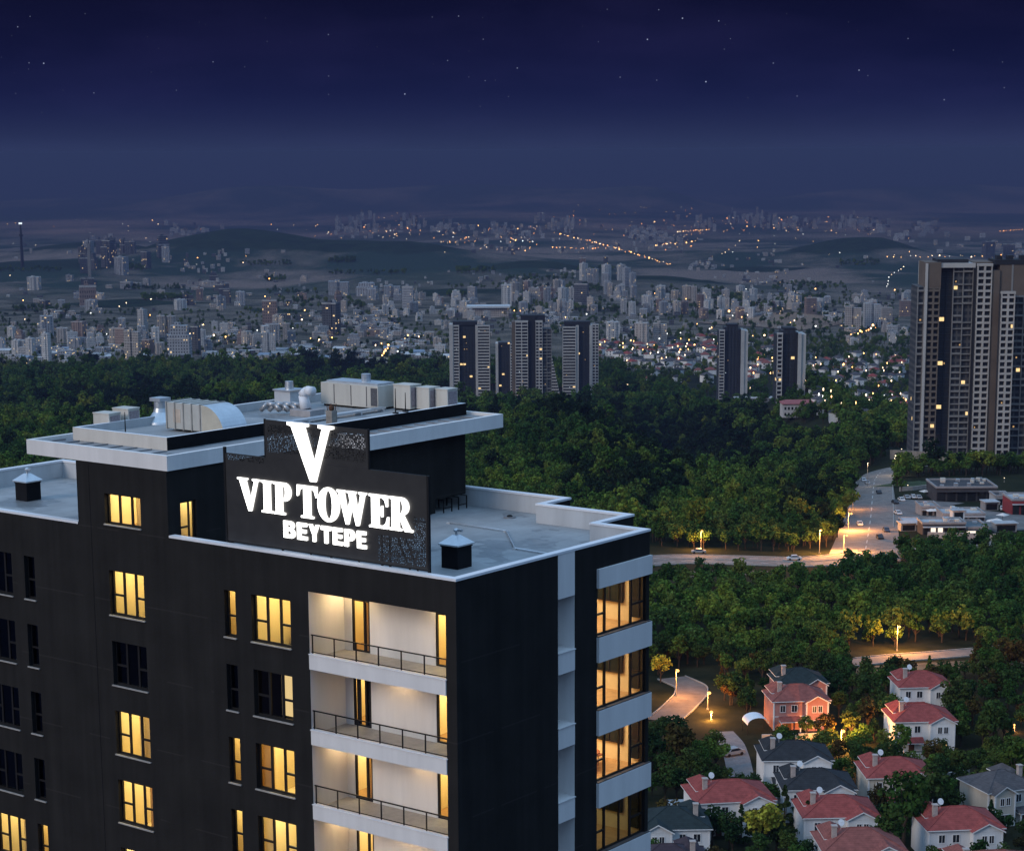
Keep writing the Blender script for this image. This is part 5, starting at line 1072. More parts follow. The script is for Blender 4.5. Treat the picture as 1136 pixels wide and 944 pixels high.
# ------------------------------------------------------------------ cars
def car_mesh(paint_m):
    root = empty('car', (0, 0, 0)); L, W = 4.3, 1.75
    prof = [(-2.15, .35), (-2.15, .75), (-1.35, .92), (-.75, 1.42), (.75, 1.45), (1.45, 1.0), (2.1, .85), (2.15, .35)]
    q = MB()
    for s in (-1, 1): q.face([(x, s*W/2*(.86 if z > 1.2 else 1), z) for x, z in prof][::s])
    for (xa, za), (xb, zb_) in zip(prof, prof[1:]+prof[:1]):
        wa, wb = W/2*(.86 if za > 1.2 else 1), W/2*(.86 if zb_ > 1.2 else 1); q.face([(xa, -wa, za), (xb, -wb, zb_), (xb, wb, zb_), (xa, wa, za)])
    q.build('body', [paint_m], root)
    q = MB()
    for s in (-1, 1): q.face([(-1.15, s*(W/2+.005), .95), (1.3, s*(W/2+.005), .98), (.72, s*(W/2*.87+.01), 1.38), (-.72, s*(W/2*.87+.01), 1.36)])
    q.face([(-1.36, -.72, .95), (-1.36, .72, .95), (-.80, .66, 1.39), (-.80, -.66, 1.39)]); q.face([(1.47, -.72, 1.02), (1.47, .72, 1.02), (.82, .66, 1.42), (.82, -.66, 1.42)])
    q.build('window', [VWIN], root)
    for x in (-1.35, 1.35):
        for s in (-1, 1): q = MB(); q.cyl((x, s*.78, .32), (x, s*.90, .32), .32, n=12); q.build('wheel', [METAL_D], root)
    return root
paints = {'white': mat('white paint', (.62, .63, .64), .35, .04, 1, spec=.5), 'black': mat('black paint', (.012, .012, .014), .3, .1, 1, spec=.5), 'silver': mat('silver paint', (.34, .35, .36), .35, .05, 1, spec=.5), 'blue': mat('blue paint', (.03, .05, .10), .35, .1, 1, spec=.5)}
car_proto = {}
cars = [(775, 614, 'silver', 1.55, 'silver car on the cross road under the left street lamp'), (881, 621.5, 'white', 1.6, 'white car on the cross road between the two lamps'), (953.5, 583, 'white', .1, 'white car driving on the side road near its left kerb'), (975, 548, 'black', .1, 'black car alone in the middle of the side road'),
        (958, 534, 'white', .1, 'white car at the far bend of the side road, on the left'), (962, 537, 'silver', .15, 'silver car just behind the white one at the far bend'), (993, 559, 'black', .4, 'black car at the left end of the parking lot'), (1000, 556, 'white', .4, 'white parked car beside the black one in the lot'), (1006, 553.5, 'silver', .4, 'silver parked car in the lot, third from the road'), (1013, 553, 'white', .4, 'white parked car by the lot wall'), (1019, 553.5, 'silver', .4, 'silver parked car nearest the grey block'),
        (996, 571, 'white', .5, 'white car below the parked row at the lot mouth'), (976, 598, 'black', .2, 'black car at the lower right of the side road'), (983, 590, 'blue', .2, 'dark blue car behind the black one at the lower right of the side road'), (1000, 582, 'black', .6, 'black van-like car beside the low canopy building')]
for i in range(8): cars.append((993+i*7.2, 503+i*.9, 'white' if i % 3 else 'silver', 1.2, ('white' if i % 3 else 'silver')+' car parked along the terrace of the tall right towers'))
for (u, v, pc, rz, lab) in cars:
    g = ground_at(u, v)
    if pc not in car_proto: car_proto[pc] = o = car_mesh(paints[pc])
    else: o = link_copy(car_proto[pc])
    o.location = (g.x, g.y, g.z+.13); o.rotation_euler.z = rz if rz < 1.5 else (rz-1.57); tag(o, lab, 'car', 'cars on the roads' if v > 525 and u < 990 else 'parked cars')
    if rz < .7: o.rotation_euler.z = math.pi/2-.05+rz*.4

# ------------------------------------------------------------------ street lamps
BULB = emit('sodium lamp', (1, .50, .14), 2.6, False); BULBW = emit('white lamp', (1, .80, .52), 2.4, False)
POLE = mat('lamp pole', (.30, .28, .25), .5, .2, 2, metal=.3)
def lamp(u, vb, vt, label, power=900, col=(1, .40, .09), arm=.9, size=.36, bm=None, group='street lamps'):
    g = ground_at(u, vb); h = (vb-vt)*g.y/F_PX*1.02; t = empty('street_lamp', g, 0, label, 'street lamp', group)
    q = MB(); q.cyl((0, 0, 0), (0, 0, h), .11, .06, n=8); q.box(-.2, .2, -.2, .2, 0, .3)
    if arm: q.bar((0, 0, h-.1), (arm*.2, -arm, h+.05), .05)
    q.build('pole', [POLE], t); q = MB(); c = (arm*.2, -arm, h-.05); q.sphere(c, size, 10, 6, sz=.8); q.build('lantern', [bm or BULB], t)
    if power:
        li = bpy.data.lights.new('lamp_light', 'POINT'); li.energy = power*(9.0 if power > 1250 else 6.0 if power > 850 else 4.5); li.color = col; li.shadow_soft_size = .3
        lo = bpy.data.objects.new('lamp_light', li); C.objects.link(lo); lo.parent = t; lo.location = (c[0], c[1]-.2, c[2]-.5)
    return t
lamp(777.5, 610, 588, 'street lamp at the left end of the cross road', 1300)
lamp(909, 614, 587, 'street lamp at the bend where the cross road meets the side road', 2200)
lamp(941, 588, 568, 'low lamp at the left kerb of the side road, brightest of the kerb lamps', 3000, arm=2.4)
lamp(936, 611, 592, 'low lamp at the road junction among trees', 2200, arm=2.2)
lamp(946, 565, 546, 'lamp on the left kerb half way up the side road', 900)
lamp(992, 527, 505, 'tall white lamp at the far end of the side road', 700, (1, .75, .5), bm=BULBW)
lamp(962, 540, 513, 'unlit-looking thin lamp left of the far bend', 300, (1, .75, .5), bm=BULBW, size=.12)
lamp(995, 722, 693, 'tall street lamp on the upper villa road', 1500)
lamp(750, 773, 741, 'tall lamp beside the villa drive', 900)
lamp(785, 787, 766, 'lamp on the drive hedge, left of the low globe', 800)
lamp(789, 799, 789, 'low globe lamp in the hedge by the drive', 700, arm=0, size=.34)
lamp(933, 829, 808, 'orange garden lamp between pink villa and lit-porch villa', 1500)
lamp(894, 806, 797, 'small bright lamp in front of the pink villa', 120, (1, .75, .4), arm=0)
lamp(1031, 829, 821, 'porch lamp glowing at the white villa with the lit porch', 420, arm=0)
lamp(1125, 812, 803, 'faint garden lamp in the trees by the right edge', 60, arm=0, size=.18)
lamp(1050, 505, 500, 'bright lamp on the terrace under the tall right tower', 900, (1, .7, .35))
for i, (u, v) in enumerate(((1000, 500), (1066, 506), (1078, 508), (1090, 509), (1102, 508))): lamp(u, v+3, v-2, 'small white terrace lamp below the tall right towers, number in a spaced row', 0, size=.26, arm=0, bm=BULBW, group='terrace lamps')['label'] = 'small white terrace lamp at the foot of the tall right towers'
for i, (u, v) in enumerate(((1011, 611), (1007, 540), (1071, 549), (1083, 541), (1036, 533), (1052, 535), (1114, 532))): lamp(u, v+3, v-2, 'small white garden lamp beside the shops', 0, size=.2, arm=0, bm=BULBW, group='garden lamps by the shops')

# ---- small things round the shops and villas
UM = mat('parasol cloth', (.62, .62, .60), .8, .08, 2)
for i, (u, v, cl) in enumerate(((1033, 574, 'white'), (1039, 573.5, 'white'), (1045, 573, 'white'), (1100, 586, 'white'), (1106, 585, 'white'), (1026, 552, 'white'), (1112, 579, 'white'))):
    g = ground_at(u, v); t = empty('parasol', g, i*.4, 'white square parasol on the plaza between the shop buildings', 'parasol', 'parasols on the shop plaza'); q = MB(); a = 1.7
    for k in range(4): p0, p1 = [(-a, -a), (a, -a), (a, a), (-a, a), (-a, -a)][k:k+2]; q.face([(*p0, 2.4), (*p1, 2.4), (0, 0, 3.1)])
    q.build('canopy', [UM], t); q = MB(); q.cyl((0, 0, 0), (0, 0, 3.0), .05, n=6); q.build('pole', [METAL_D], t)
for (u, v, w, h, d, lab) in ((1008, 589, 5, 2.8, 4, 'small grey kiosk at the near corner of the shop plaza'), (1052, 552, 6, 3, 4, 'small kiosk before the long dark-roofed shop building'), (1100, 566, 5, 3.2, 5, 'small kiosk between pale-roofed shops and the red front'), (1116, 590, 7, 3, 4, 'low kiosk at the right of the boundary wall'), (1063, 584, 4, 5.6, 3, 'narrow stair block rising between the shop roofs'), (1094, 553, 4, 4.6, 3, 'pale stair block beside the dark-roofed shop building')):
    g = ground_at(u, v); t = empty('kiosk', (g.x, g.y, g.z-.3), .1, lab, 'kiosk'); q = MB(); q.box(-w/2, w/2, 0, d, 0, h); q.build('wall', [CONC if w > 4.5 else WHT2], t); q = MB(); q.box(-w/2-.4, w/2+.4, -.8, d+.3, h, h+.25); q.build('roof', [CONCL], t); q = MB(); q.box(-w/2+.5, w/2-.5, -.06, .04, .5, h-.6); q.build('shop_window', [SHOPW], t)
for (u, v, pc, rz, lab) in [(1028, 588, 'white', .2, 'white car parked against the lit shop row'), (1089, 598.5, 'silver', 1.57, 'silver car beyond the boundary wall of the shops'), (1112, 566, 'white', 1.4, 'white car on the plaza near the red front'), (1118, 584, 'black', 1.2, 'black car on the plaza right of the teal roof'), (1076, 571, 'white', 1.5, 'white car behind the teal-roofed shop'), (813, 838, 'silver', .5, 'silver car on the villa driveway')]:
    g = ground_at(u, v); o = link_copy(car_proto[pc]); o.location = (g.x, g.y, g.z+.13); o.rotation_euler.z = rz; tag(o, lab, 'car', 'parked cars')
for (pts, h, lab) in (([(715, 938), (760, 934), (790, 931)], 1.5, 'low white garden wall before the teal grey villa'), ([(868, 892), (905, 925)], 1.4, 'low garden wall between the slate and red roofs'), ([(1040, 868), (1075, 862)], 1.5, 'low garden wall behind the lower right villa'), ([(985, 845), (1065, 842)], 1.5, 'low wall below the lit-porch villa'), ([(845, 822), (915, 820)], 1.3, 'low garden wall under the pink villas')):
    long_wall('garden_wall', pts, h, .3, mat('garden render', (.42, .40, .37), .9, .2, .8), lab, 'garden wall')
# ------------------------------------------------------------------ trees
def leaf_mat(name, cols):
    mt, n, l = new_mat(name); out = N(n, 'ShaderNodeOutputMaterial'); oi = N(n, 'ShaderNodeObjectInfo'); rp = N(n, 'ShaderNodeValToRGB'); rp.color_ramp.interpolation = 'LINEAR'
    while len(rp.color_ramp.elements) < len(cols): rp.color_ramp.elements.new(.5)
    for i, (e, c_) in enumerate(zip(rp.color_ramp.elements, cols)): e.position = i/(len(cols)-1); e.color = (*c_, 1)
    l.new(oi.outputs['Random'], rp.inputs[0])
    ge = N(n, 'ShaderNodeNewGeometry'); hs = N(n, 'ShaderNodeHueSaturation'); l.new(rp.outputs[0], hs.inputs['Color'])
    l.new(M_math(n, l, 'MULTIPLY_ADD', ge.outputs['Random Per Island'], .9, .55), hs.inputs['Value']); l.new(M_math(n, l, 'MULTIPLY_ADD', ge.outputs['Random Per Island'], .04, .48), hs.inputs['Hue'])
    pn = N(n, 'ShaderNodeTexNoise'); pn.inputs['Scale'].default_value = .012; pn.inputs['Detail'].default_value = 3; l.new(oi.outputs['Location'], pn.inputs['Vector'])
    pr = N(n, 'ShaderNodeValToRGB'); pr.color_ramp.elements[0].position = .36; pr.color_ramp.elements[0].color = (.50, .62, .75, 1); pr.color_ramp.elements[1].position = .66; pr.color_ramp.elements[1].color = (1.35, 1.2, .95, 1); l.new(pn.outputs[0], pr.inputs[0])
    pm = N(n, 'ShaderNodeMixRGB', blend_type='MULTIPLY'); pm.inputs[0].default_value = 1; l.new(hs.outputs[0], pm.inputs[1]); l.new(pr.outputs[0], pm.inputs[2])
    d = N(n, 'ShaderNodeBsdfDiffuse'); t = N(n, 'ShaderNodeBsdfTranslucent'); l.new(pm.outputs[0], d.inputs[0]); l.new(pm.outputs[0], t.inputs[0])
    mx = N(n, 'ShaderNodeMixShader'); mx.inputs[0].default_value = .25; l.new(d.outputs[0], mx.inputs[1]); l.new(t.outputs[0], mx.inputs[2]); l.new(mx.outputs[0], out.inputs[0]); return mt
LEAF = leaf_mat('foliage', [(0.0319, 0.0670, 0.0180), (0.0530, 0.1081, 0.0252), (0.0849, 0.1493, 0.0324), (0.0478, 0.0926, 0.0288), (0.1273, 0.1801, 0.0324), (0.0797, 0.1286, 0.0361), (0.1592, 0.1853, 0.0361)])
LEAFD = leaf_mat('dark foliage', [(0.0266, 0.0515, 0.0180), (0.0424, 0.0772, 0.0252), (0.0584, 0.0926, 0.0252), (0.0797, 0.1029, 0.0288)])
LEAF_SHADE = leaf_mat('shaded valley foliage', [(.010, .024, .015), (.016, .034, .020), (.022, .040, .020)])  # darker leaves: shade of the valley folds put into the foliage colour
LEAFY = leaf_mat('yellow foliage', [(.56, .45, .05), (.46, .40, .06)]); LEAFO = leaf_mat('rust foliage', [(.11, .055, .02), (.08, .06, .02), (.10, .07, .025)])
LEAFG = leaf_mat('fresh foliage', [(0.0720, 0.1200, 0.0240), (0.0900, 0.1140, 0.0300), (0.0600, 0.1020, 0.0240)])
BARK = mat('bark', (.055, .04, .028), .95, .3, 4)
def tree_meshes(seed, shape, nclump, nleaf, leaf, H=5.0, R=2.4):
    """returns trunk and crown meshes of one tree, metres, standing at 0"""
    r = random.Random(seed); q = MB(); hb = H*(.28 if shape != 'cone' else .12)
    q.cyl((0, 0, -.4), (r.uniform(-.1, .1), r.uniform(-.1, .1), hb), .16, .12, n=7); top = (r.uniform(-.2, .2), r.uniform(-.2, .2), H*.75); q.cyl((0, 0, hb), top, .12, .03, n=6)
    cl = []
    for k in range(nclump):
        if shape == 'cone':
            f_ = r.random()**1.3; z = hb+(H-hb)*f_; rad = R*(1-f_)*r.uniform(.55, 1.0); a = r.uniform(0, 6.283); cl.append((rad*math.cos(a), rad*math.sin(a), z, .26*R*(1.15-f_)))
        else:
            while True:
                p = Vector((r.uniform(-1, 1), r.uniform(-1, 1), r.uniform(-1, 1)))
                if .35 < p.length < 1: break
            if p.z < -.45: p.z *= .5
            sq = .82 if shape == 'round' else 1.15 if shape == 'tall' else .6
            cz = hb+(H-hb)*.52; cl.append((p.x*R*.78, p.y*R*.78, cz+p.z*(H-hb)*.46*min(1, sq+.2), R*r.uniform(.24, .40)))
    for c_ in cl[:7]: q.cyl((0, 0, hb*r.uniform(.8, 1.2)), c_[:3], .07, .02, n=5, caps=False)
    g = MB()
    for (cx, cy, cz, cr_) in cl:
        for _ in range(nleaf):
            th = r.uniform(0, 6.283); cp = r.uniform(-.6, 1); sp_ = math.sqrt(1-cp*cp); dr = Vector((sp_*math.cos(th), sp_*math.sin(th), cp*.85)); p = Vector((cx, cy, cz))+dr*cr_*r.uniform(.72, 1.06)
            nn = (dr+Vector((r.uniform(-.8, .8), r.uniform(-.8, .8), r.uniform(-.3, .9)))).normalized(); a = nn.orthogonal().normalized(); b_ = nn.cross(a); ang = r.uniform(0, 6.28); a, b_ = a*math.cos(ang)+b_*math.sin(ang), b_*math.cos(ang)-a*math.sin(ang)
            s_ = leaf*r.uniform(.6, 1.3); g.face([p-a*s_-b_*s_*.6, p+a*s_-b_*s_*.6, p+a*s_*.7+b_*s_*.8, p-a*s_*.7+b_*s_*.8])
    return q, g
def mesh_only(mb, name, mats):
    o = mb.build(name, mats); me = o.data; bpy.data.objects.remove(o); return me
SHAPES = ['round', 'round', 'tall', 'flat', 'round', 'cone', 'tall', 'flat']
PROTO = []
for i, sh in enumerate(SHAPES):
    tq, cg = tree_meshes(40+i, sh, 30 if sh != 'cone' else 46, 30, .165, 5.7 if sh != 'flat' else 4.4, 1.95 if sh not in ('cone', 'flat') else 1.5 if sh == 'cone' else 2.2)
    PROTO.append((mesh_only(tq, 'trunk', [BARK]), mesh_only(cg, 'crown', [LEAF]), sh))
CROWNS = {}
def crown_mesh(i, lm):
    k = (i, lm.name)
    if k not in CROWNS: c_ = PROTO[i][1].copy(); c_.materials.clear(); c_.materials.append(lm); CROWNS[k] = c_
    return CROWNS[k]
def tree(p, i, sc, lm, label, name='broadleaf_tree', cat='tree', group=None, rnd=random):
    t = empty(name, p, rnd.uniform(0, 6.28), label, cat, group); t.scale = (sc*rnd.uniform(.9, 1.15), sc*rnd.uniform(.9, 1.15), sc)
    for nm, me_ in (('trunk', PROTO[i][0]), ('crown', crown_mesh(i, lm))):
        o = bpy.data.objects.new(nm, me_); C.objects.link(o); o.parent = t
    return t
# keep-out areas, drawn on the ground as seen from the eye
def poly_in(p, poly):
    x, y = p; c_ = False; n_ = len(poly); j = n_-1
    for i in range(n_):
        xi, yi = poly[i]; xj, yj = poly[j]
        if (yi > y) != (yj > y) and x < (xj-xi)*(y-yi)/(yj-yi)+xi: c_ = not c_
        j = i
    return c_
KEEP = [[(680, 600), (757, 609), (881, 613), (925, 606), (936, 590), (949, 528), (975, 510), (1000, 512), (992, 535), (1000, 548), (1045, 550), (1045, 600), (1000, 607), (1150, 592), (1150, 608), (1000, 617), (945, 642), (880, 650), (740, 650), (680, 646)],
        [(1002, 531), (1150, 526), (1150, 596), (1000, 605)], [(980, 512), (985, 497), (1150, 495), (1150, 519), (1000, 523)],
        [(945, 752), (1060, 748), (1085, 740), (1085, 714), (985, 718), (945, 724)], [(712, 822), (755, 822), (800, 790), (800, 764), (775, 742), (735, 742), (730, 770), (712, 795)], [(786, 806), (828, 806), (836, 872), (802, 872)],
        [(480, 432), (700, 436), (700, 452), (480, 453)], [(770, 440), (925, 440), (935, 490), (855, 490), (848, 464), (770, 456)], [(316, 398), (445, 396), (445, 405), (316, 406)]]
HOUSES = [(o.location.x, o.location.y) for o in C.objects if o.name.split('.')[0] in ('villa', 'car_canopy', 'garden_shed')]
LAMPS = [(o.location.x, o.location.y) for o in C.objects if o.name.split('.')[0] == 'street_lamp']
def clear(u, v, X, Y):
    if Y < 115: return False
    for pl in KEEP:
        if poly_in((u, v), pl): return False
    for hx_, hy_ in HOUSES:
        if abs(X-hx_) < 7.3 and -7.6 < Y-hy_ < 6.0: return False
    for hx_, hy_ in LAMPS:
        if abs(X-hx_) < 2.2 and -6 < Y-hy_ < 2.0: return False
    return True
rt = random.Random(11)
# hand-set trees among the villas
hand = [(845, 950, 4, 1.6, LEAFY, 'round yellow tree below the broad red-roofed villa, brightest crown of all'), (1002, 940, 0, 2.1, LEAFG, 'bright green tree between the lower red-roofed villas'), (1030, 912, 1, 1.7, LEAFG, 'olive green tree above the lower right red roof'), (985, 962, 2, 1.7, LEAFG, 'tall fresh green tree below the cream red-roofed villa'),
        (757, 860, 4, 1.7, LEAFO, 'rust brown round tree by the tower, left of the driveway'), (733, 757, 0, 1.0, LEAFY, 'yellow orange shrub tree by the tall drive lamp'), (930, 852, 0, .9, LEAFO, 'orange-lit tree around the garden lamp'), (945, 822, 4, 1.1, LEAFG, 'olive tree right of the orange garden lamp'), (1100, 835, 0, 1.7, LEAFD, 'large dark tree by the right edge above the grey-roofed villa'), (1130, 895, 2, 1.9, LEAFG, 'green tree overlapping the grey-roofed villa at the right edge'), (812, 782, 3, 1.0, LEAFO, 'rusty bush behind the low globe lamp'), (780, 880, 0, 1.1, LEAFD, 'dark tree left of the broad red-roofed villa'),
        (895, 935, 5, 1.2, LEAFD, 'dark conifer under the slate-roofed villas'), (870, 925, 5, 1.4, LEAFD, 'tall dark conifer right of the broad red-roofed villa'), (1040, 880, 0, 1.2, LEAFD, 'dark tree right of the cream red-roofed villa'), (1060, 800, 1, 1.5, LEAFD, 'dark round tree right of the lit-porch villa'), (965, 790, 0, 1.3, LEAFD, 'dark tree left of the two white villas'), (825, 748, 4, .8, LEAFG, 'small pale green tree in front of the dark wood'), (1128, 760, 0, 1.6, LEAFO, 'brownish tree at the right edge below the upper road'), (822, 935, 5, 1.1, LEAFD, 'dark conifer left of the round yellow tree'), (790, 940, 1, 1.2, LEAFD, 'dark broad tree at the bottom below the broad red roof'), (866, 785, 5, .9, LEAFD, 'dark conifer left of the pink villas')]
for (u, v, i, sc, lm, lab) in hand:
    g = ground_at(u, v); tree(g, i, sc, lm, lab, rnd=rt, name='conifer_tree' if i == 5 else 'broadleaf_tree')
NAMES = {'round': ('round-crowned', 'broadleaf_tree'), 'tall': ('tall-crowned', 'broadleaf_tree'), 'flat': ('low spreading', 'broadleaf_tree'), 'cone': ('dark conical', 'conifer_tree')}
# the estate's planting, then the nearest edge of the wood; each tree on its own
cand = []
y = 292.0
while y < 640:
    sp_ = 4.1 if y < 440 else 5.0; x = -.02*y
    x0 = .055*y; x1 = .262*y; x = x0
    while x < x1:
        X = x+rt.uniform(-1.4, 1.4); Y = y+rt.uniform(-1.4, 1.4); z = terrain(X, Y); u, v = project((X, Y, z)); x += sp_
        if u < 716 or u > 1150 or v > 1000: continue
        if not clear(u, v, X, Y): continue
        if Y < 440 and rt.random() < .2: continue
        cand.append((Y, X, z, u, v))
    y += sp_
cand.sort()
placed = 0; rest = []
for (Y, X, z, u, v) in cand:
    i = rt.choices(range(8), [3, 3, 2, 3, 3, 1.6 if Y < 450 else .8, 2, 2])[0]; sc = rt.uniform(.66, 1.28)*(1.0 if Y < 440 else 1.16)
    if placed < 290:
        lm = rt.choices([LEAF, LEAFD, LEAFO, LEAFG], [5, 6, 1.1, .8] if Y < 440 else [7, 3, .5, .6])[0]; sh = PROTO[i][2]; adj, nm = NAMES[sh]
        where = 'among the estate villas' if Y < 425 else 'at the near edge of the wood above the villas'
        colr = {'foliage': 'green', 'dark foliage': 'dark green', 'rust foliage': 'rust brown', 'fresh foliage': 'fresh green'}[lm.name]
        tree((X, Y, z-.1), i, sc, lm, f'{adj} {colr} tree {where}', nm, group=f'{adj} {colr} trees {where}', rnd=rt); placed += 1
    else: rest.append((X, Y, z-.2, sc, i))
# the wood itself: too many trees to count, one object
def shade_odds(u, v):  # odds of a darkened tree, higher where the folds should look shaded
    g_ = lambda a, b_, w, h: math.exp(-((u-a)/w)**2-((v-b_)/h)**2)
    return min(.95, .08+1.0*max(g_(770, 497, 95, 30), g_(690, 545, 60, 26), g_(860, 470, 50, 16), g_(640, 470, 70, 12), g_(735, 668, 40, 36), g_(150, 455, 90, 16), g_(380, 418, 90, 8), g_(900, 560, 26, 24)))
def add_band(Y0, Y1, sp_, smin, smax, u0=-20, u1=1160, keepfn=None):
    y = Y0
    while y < Y1:
        s_ = sp_(y) if callable(sp_) else sp_; x = (u0-568)/F_PX*y*1.02
        xe = (u1-568)/F_PX*y*1.02
        while x < xe:
            X = x+rt.uniform(-.45, .45)*s_; Y = y+rt.uniform(-.45, .45)*s_; x += s_; z = terrain(X, Y); u, v = project((X, Y, z))
            if keepfn and not keepfn(u, v, Y): continue
            if not clear(u, v, X, Y): continue
            rest.append((X, Y, z-.3, rt.uniform(smin, smax)*s_/4.2*(1.55 if rt.random() < .06 else 1), rt.choices(range(8), [3, 3, 2, 3, 3, .6, 2, 2])[0]+(8 if rt.random() < shade_odds(u, v) else 0)))
        y += s_*.92
def hidden(u, v): return u < 500 and v > 600
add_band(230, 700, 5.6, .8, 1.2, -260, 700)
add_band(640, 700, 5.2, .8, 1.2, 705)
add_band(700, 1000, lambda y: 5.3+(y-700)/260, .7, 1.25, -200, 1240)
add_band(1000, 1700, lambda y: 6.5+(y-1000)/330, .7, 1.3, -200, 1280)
def edgefn(u, v, Y):
    if u < 480: return v > 402+3*math.sin(u/23)
    if u < 690: return v > 409+2*math.sin(u/17)
    if u < 760: return v > 418+(u-690)*.30
    if u < 880: return v > 446
    if u < 1010: return v > 466-3*math.sin(u/11)
    return v > 480
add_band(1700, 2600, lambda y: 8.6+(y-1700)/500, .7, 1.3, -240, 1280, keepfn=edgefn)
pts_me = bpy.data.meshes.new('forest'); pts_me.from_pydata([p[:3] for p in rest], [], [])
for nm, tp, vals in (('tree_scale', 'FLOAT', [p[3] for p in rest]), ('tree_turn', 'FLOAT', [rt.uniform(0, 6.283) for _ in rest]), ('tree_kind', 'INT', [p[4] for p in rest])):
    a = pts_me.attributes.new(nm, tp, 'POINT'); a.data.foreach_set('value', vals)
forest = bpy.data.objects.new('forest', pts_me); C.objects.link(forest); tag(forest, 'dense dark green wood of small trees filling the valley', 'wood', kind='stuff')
far_proto = []
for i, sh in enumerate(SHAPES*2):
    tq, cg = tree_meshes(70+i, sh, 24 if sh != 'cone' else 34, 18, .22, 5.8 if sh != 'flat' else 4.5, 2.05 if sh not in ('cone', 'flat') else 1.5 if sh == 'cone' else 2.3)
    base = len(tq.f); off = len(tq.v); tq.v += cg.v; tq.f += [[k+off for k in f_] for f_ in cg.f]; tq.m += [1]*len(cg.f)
    o = tq.build('wood_tree', [BARK, LEAF if i < 8 else LEAF_SHADE]); C.objects.unlink(o); far_proto.append(o)
ng = bpy.data.node_groups.new('wood', 'GeometryNodeTree'); ng.interface.new_socket('Geometry', in_out='INPUT', socket_type='NodeSocketGeometry'); ng.interface.new_socket('Geometry', in_out='OUTPUT', socket_type='NodeSocketGeometry')
gi = ng.nodes.new('NodeGroupInput'); go = ng.nodes.new('NodeGroupOutput'); jn = ng.nodes.new('GeometryNodeJoinGeometry')
for o in reversed(far_proto):
    oi = ng.nodes.new('GeometryNodeObjectInfo'); oi.inputs['Object'].default_value = o; oi.inputs['As Instance'].default_value = True; oi.transform_space = 'ORIGINAL'
    ng.links.new(oi.outputs['Geometry'], jn.inputs[0])
ip = ng.nodes.new('GeometryNodeInstanceOnPoints'); ip.inputs['Pick Instance'].default_value = True
def nattr(nm, dt):
    a = ng.nodes.new('GeometryNodeInputNamedAttribute'); a.data_type = dt; a.inputs['Name'].default_value = nm; return [s for s in a.outputs if s.enabled][0]
ng.links.new(gi.outputs[0], ip.inputs['Points']); ng.links.new(jn.outputs[0], ip.inputs['Instance']); ng.links.new(nattr('tree_kind', 'INT'), ip.inputs['Instance Index'])
cx_ = ng.nodes.new('ShaderNodeCombineXYZ'); ng.links.new(nattr('tree_turn', 'FLOAT'), cx_.inputs[2]); ng.links.new(cx_.outputs[0], ip.inputs['Rotation']); ng.links.new(nattr('tree_scale', 'FLOAT'), ip.inputs['Scale']); ng.links.new(ip.outputs[0], go.inputs[0])
md = forest.modifiers.new('wood', 'NODES'); md.node_group = ng
print('trees', placed, 'wood', len(rest))

# ------------------------------------------------------------------ the city beyond
FC = [facade('block cream', (.55, .50, .46), fw=3.4, gx=.38, gz=.42, lit=.045), facade('block grey', (.43, .45, .48), fw=3.0, gx=.4, lit=.045), facade('block pale', (.66, .655, .65), fw=3.8, gx=.36, gz=.42, lit=.045), facade('block rose', (.36, .265, .235), fw=3.2, gx=.4, lit=.045), facade('block dark', (.13, .14, .16), fw=2.8, gx=.7, lit=.03)]
CN = ['cream', 'grey', 'white', 'rose-brown', 'dark']
BLK = {}
def block_mesh(kind, ci):
    """unit block: 1 x 1 x 1 metres scaled later in real metres per variant"""
    k = (kind, ci)
    if k in BLK: return BLK[k]
    W, D, Hh = {'slab': (26, 14, 30), 'point': (16, 16, 42), 'low': (24, 16, 15), 'twin': (30, 16, 36), 'step': (24, 18, 34)}[kind]; q = MB()
    if kind == 'twin': q.box(-W/2, -2, -D/2, D/2, 0, Hh); q.box(2, W/2, -D/2, D/2, 0, Hh*.94); q.box(-2, 2, -D/2+3, D/2-2, 0, Hh*.97)
    elif kind == 'step': q.box(-W/2, W/2, -D/2, D/2, 0, Hh*.72); q.box(-W/2+3, W/2-3, -D/2+2, D/2-2, Hh*.72, Hh)
    elif kind == 'point': q.box(-W/2, W/2, -D/2, D/2, 0, Hh); q.box(-3, 3, -D/2-1.2, -D/2, 0, Hh*.98)
    else: q.box(-W/2, W/2, -D/2, D/2, 0, Hh)
    for a, b_, c_, d_ in ((-W*.2, W*.05, -3, 2),): q.box(a, b_, c_, d_, Hh, Hh+3)
    q.box(-W/2-.3, W/2+.3, -D/2-.3, -D/2, Hh-1.2 if kind not in ('step', 'twin') else Hh*.6, Hh+.2 if kind not in ('step', 'twin') else Hh*.6+1, 1)
    BLK[k] = (mesh_only(q, 'apartment_block', [FC[ci], PALE]), W, D, Hh); return BLK[k]
rc = random.Random(5); NB = 0
def put_block(u, v, hpx, wpx, ci, kind, label, group, rz=None):
    global NB
    g = ground_at(u, v); s = g.y/F_PX
    if rz is None and 3500 < g.y < 9000 and wooded(g.x, g.y) > .4 and 'cluster' not in label: return
    me_, W, D, Hh = block_mesh(kind, ci); o = bpy.data.objects.new('apartment_block', me_); C.objects.link(o)
    o.location = (g.x, g.y, g.z-2); sx = wpx*s/W; o.scale = (sx, sx, (hpx*s+2)/Hh); o.rotation_euler.z = rc.uniform(-.5, .5) if rz is None else rz; NB += 1
    return tag(o, label, 'apartment block', group)
SZ = {'low': 'low', 'slab': 'broad', 'point': 'slender', 'twin': 'twin-fronted', 'step': 'stepped'}
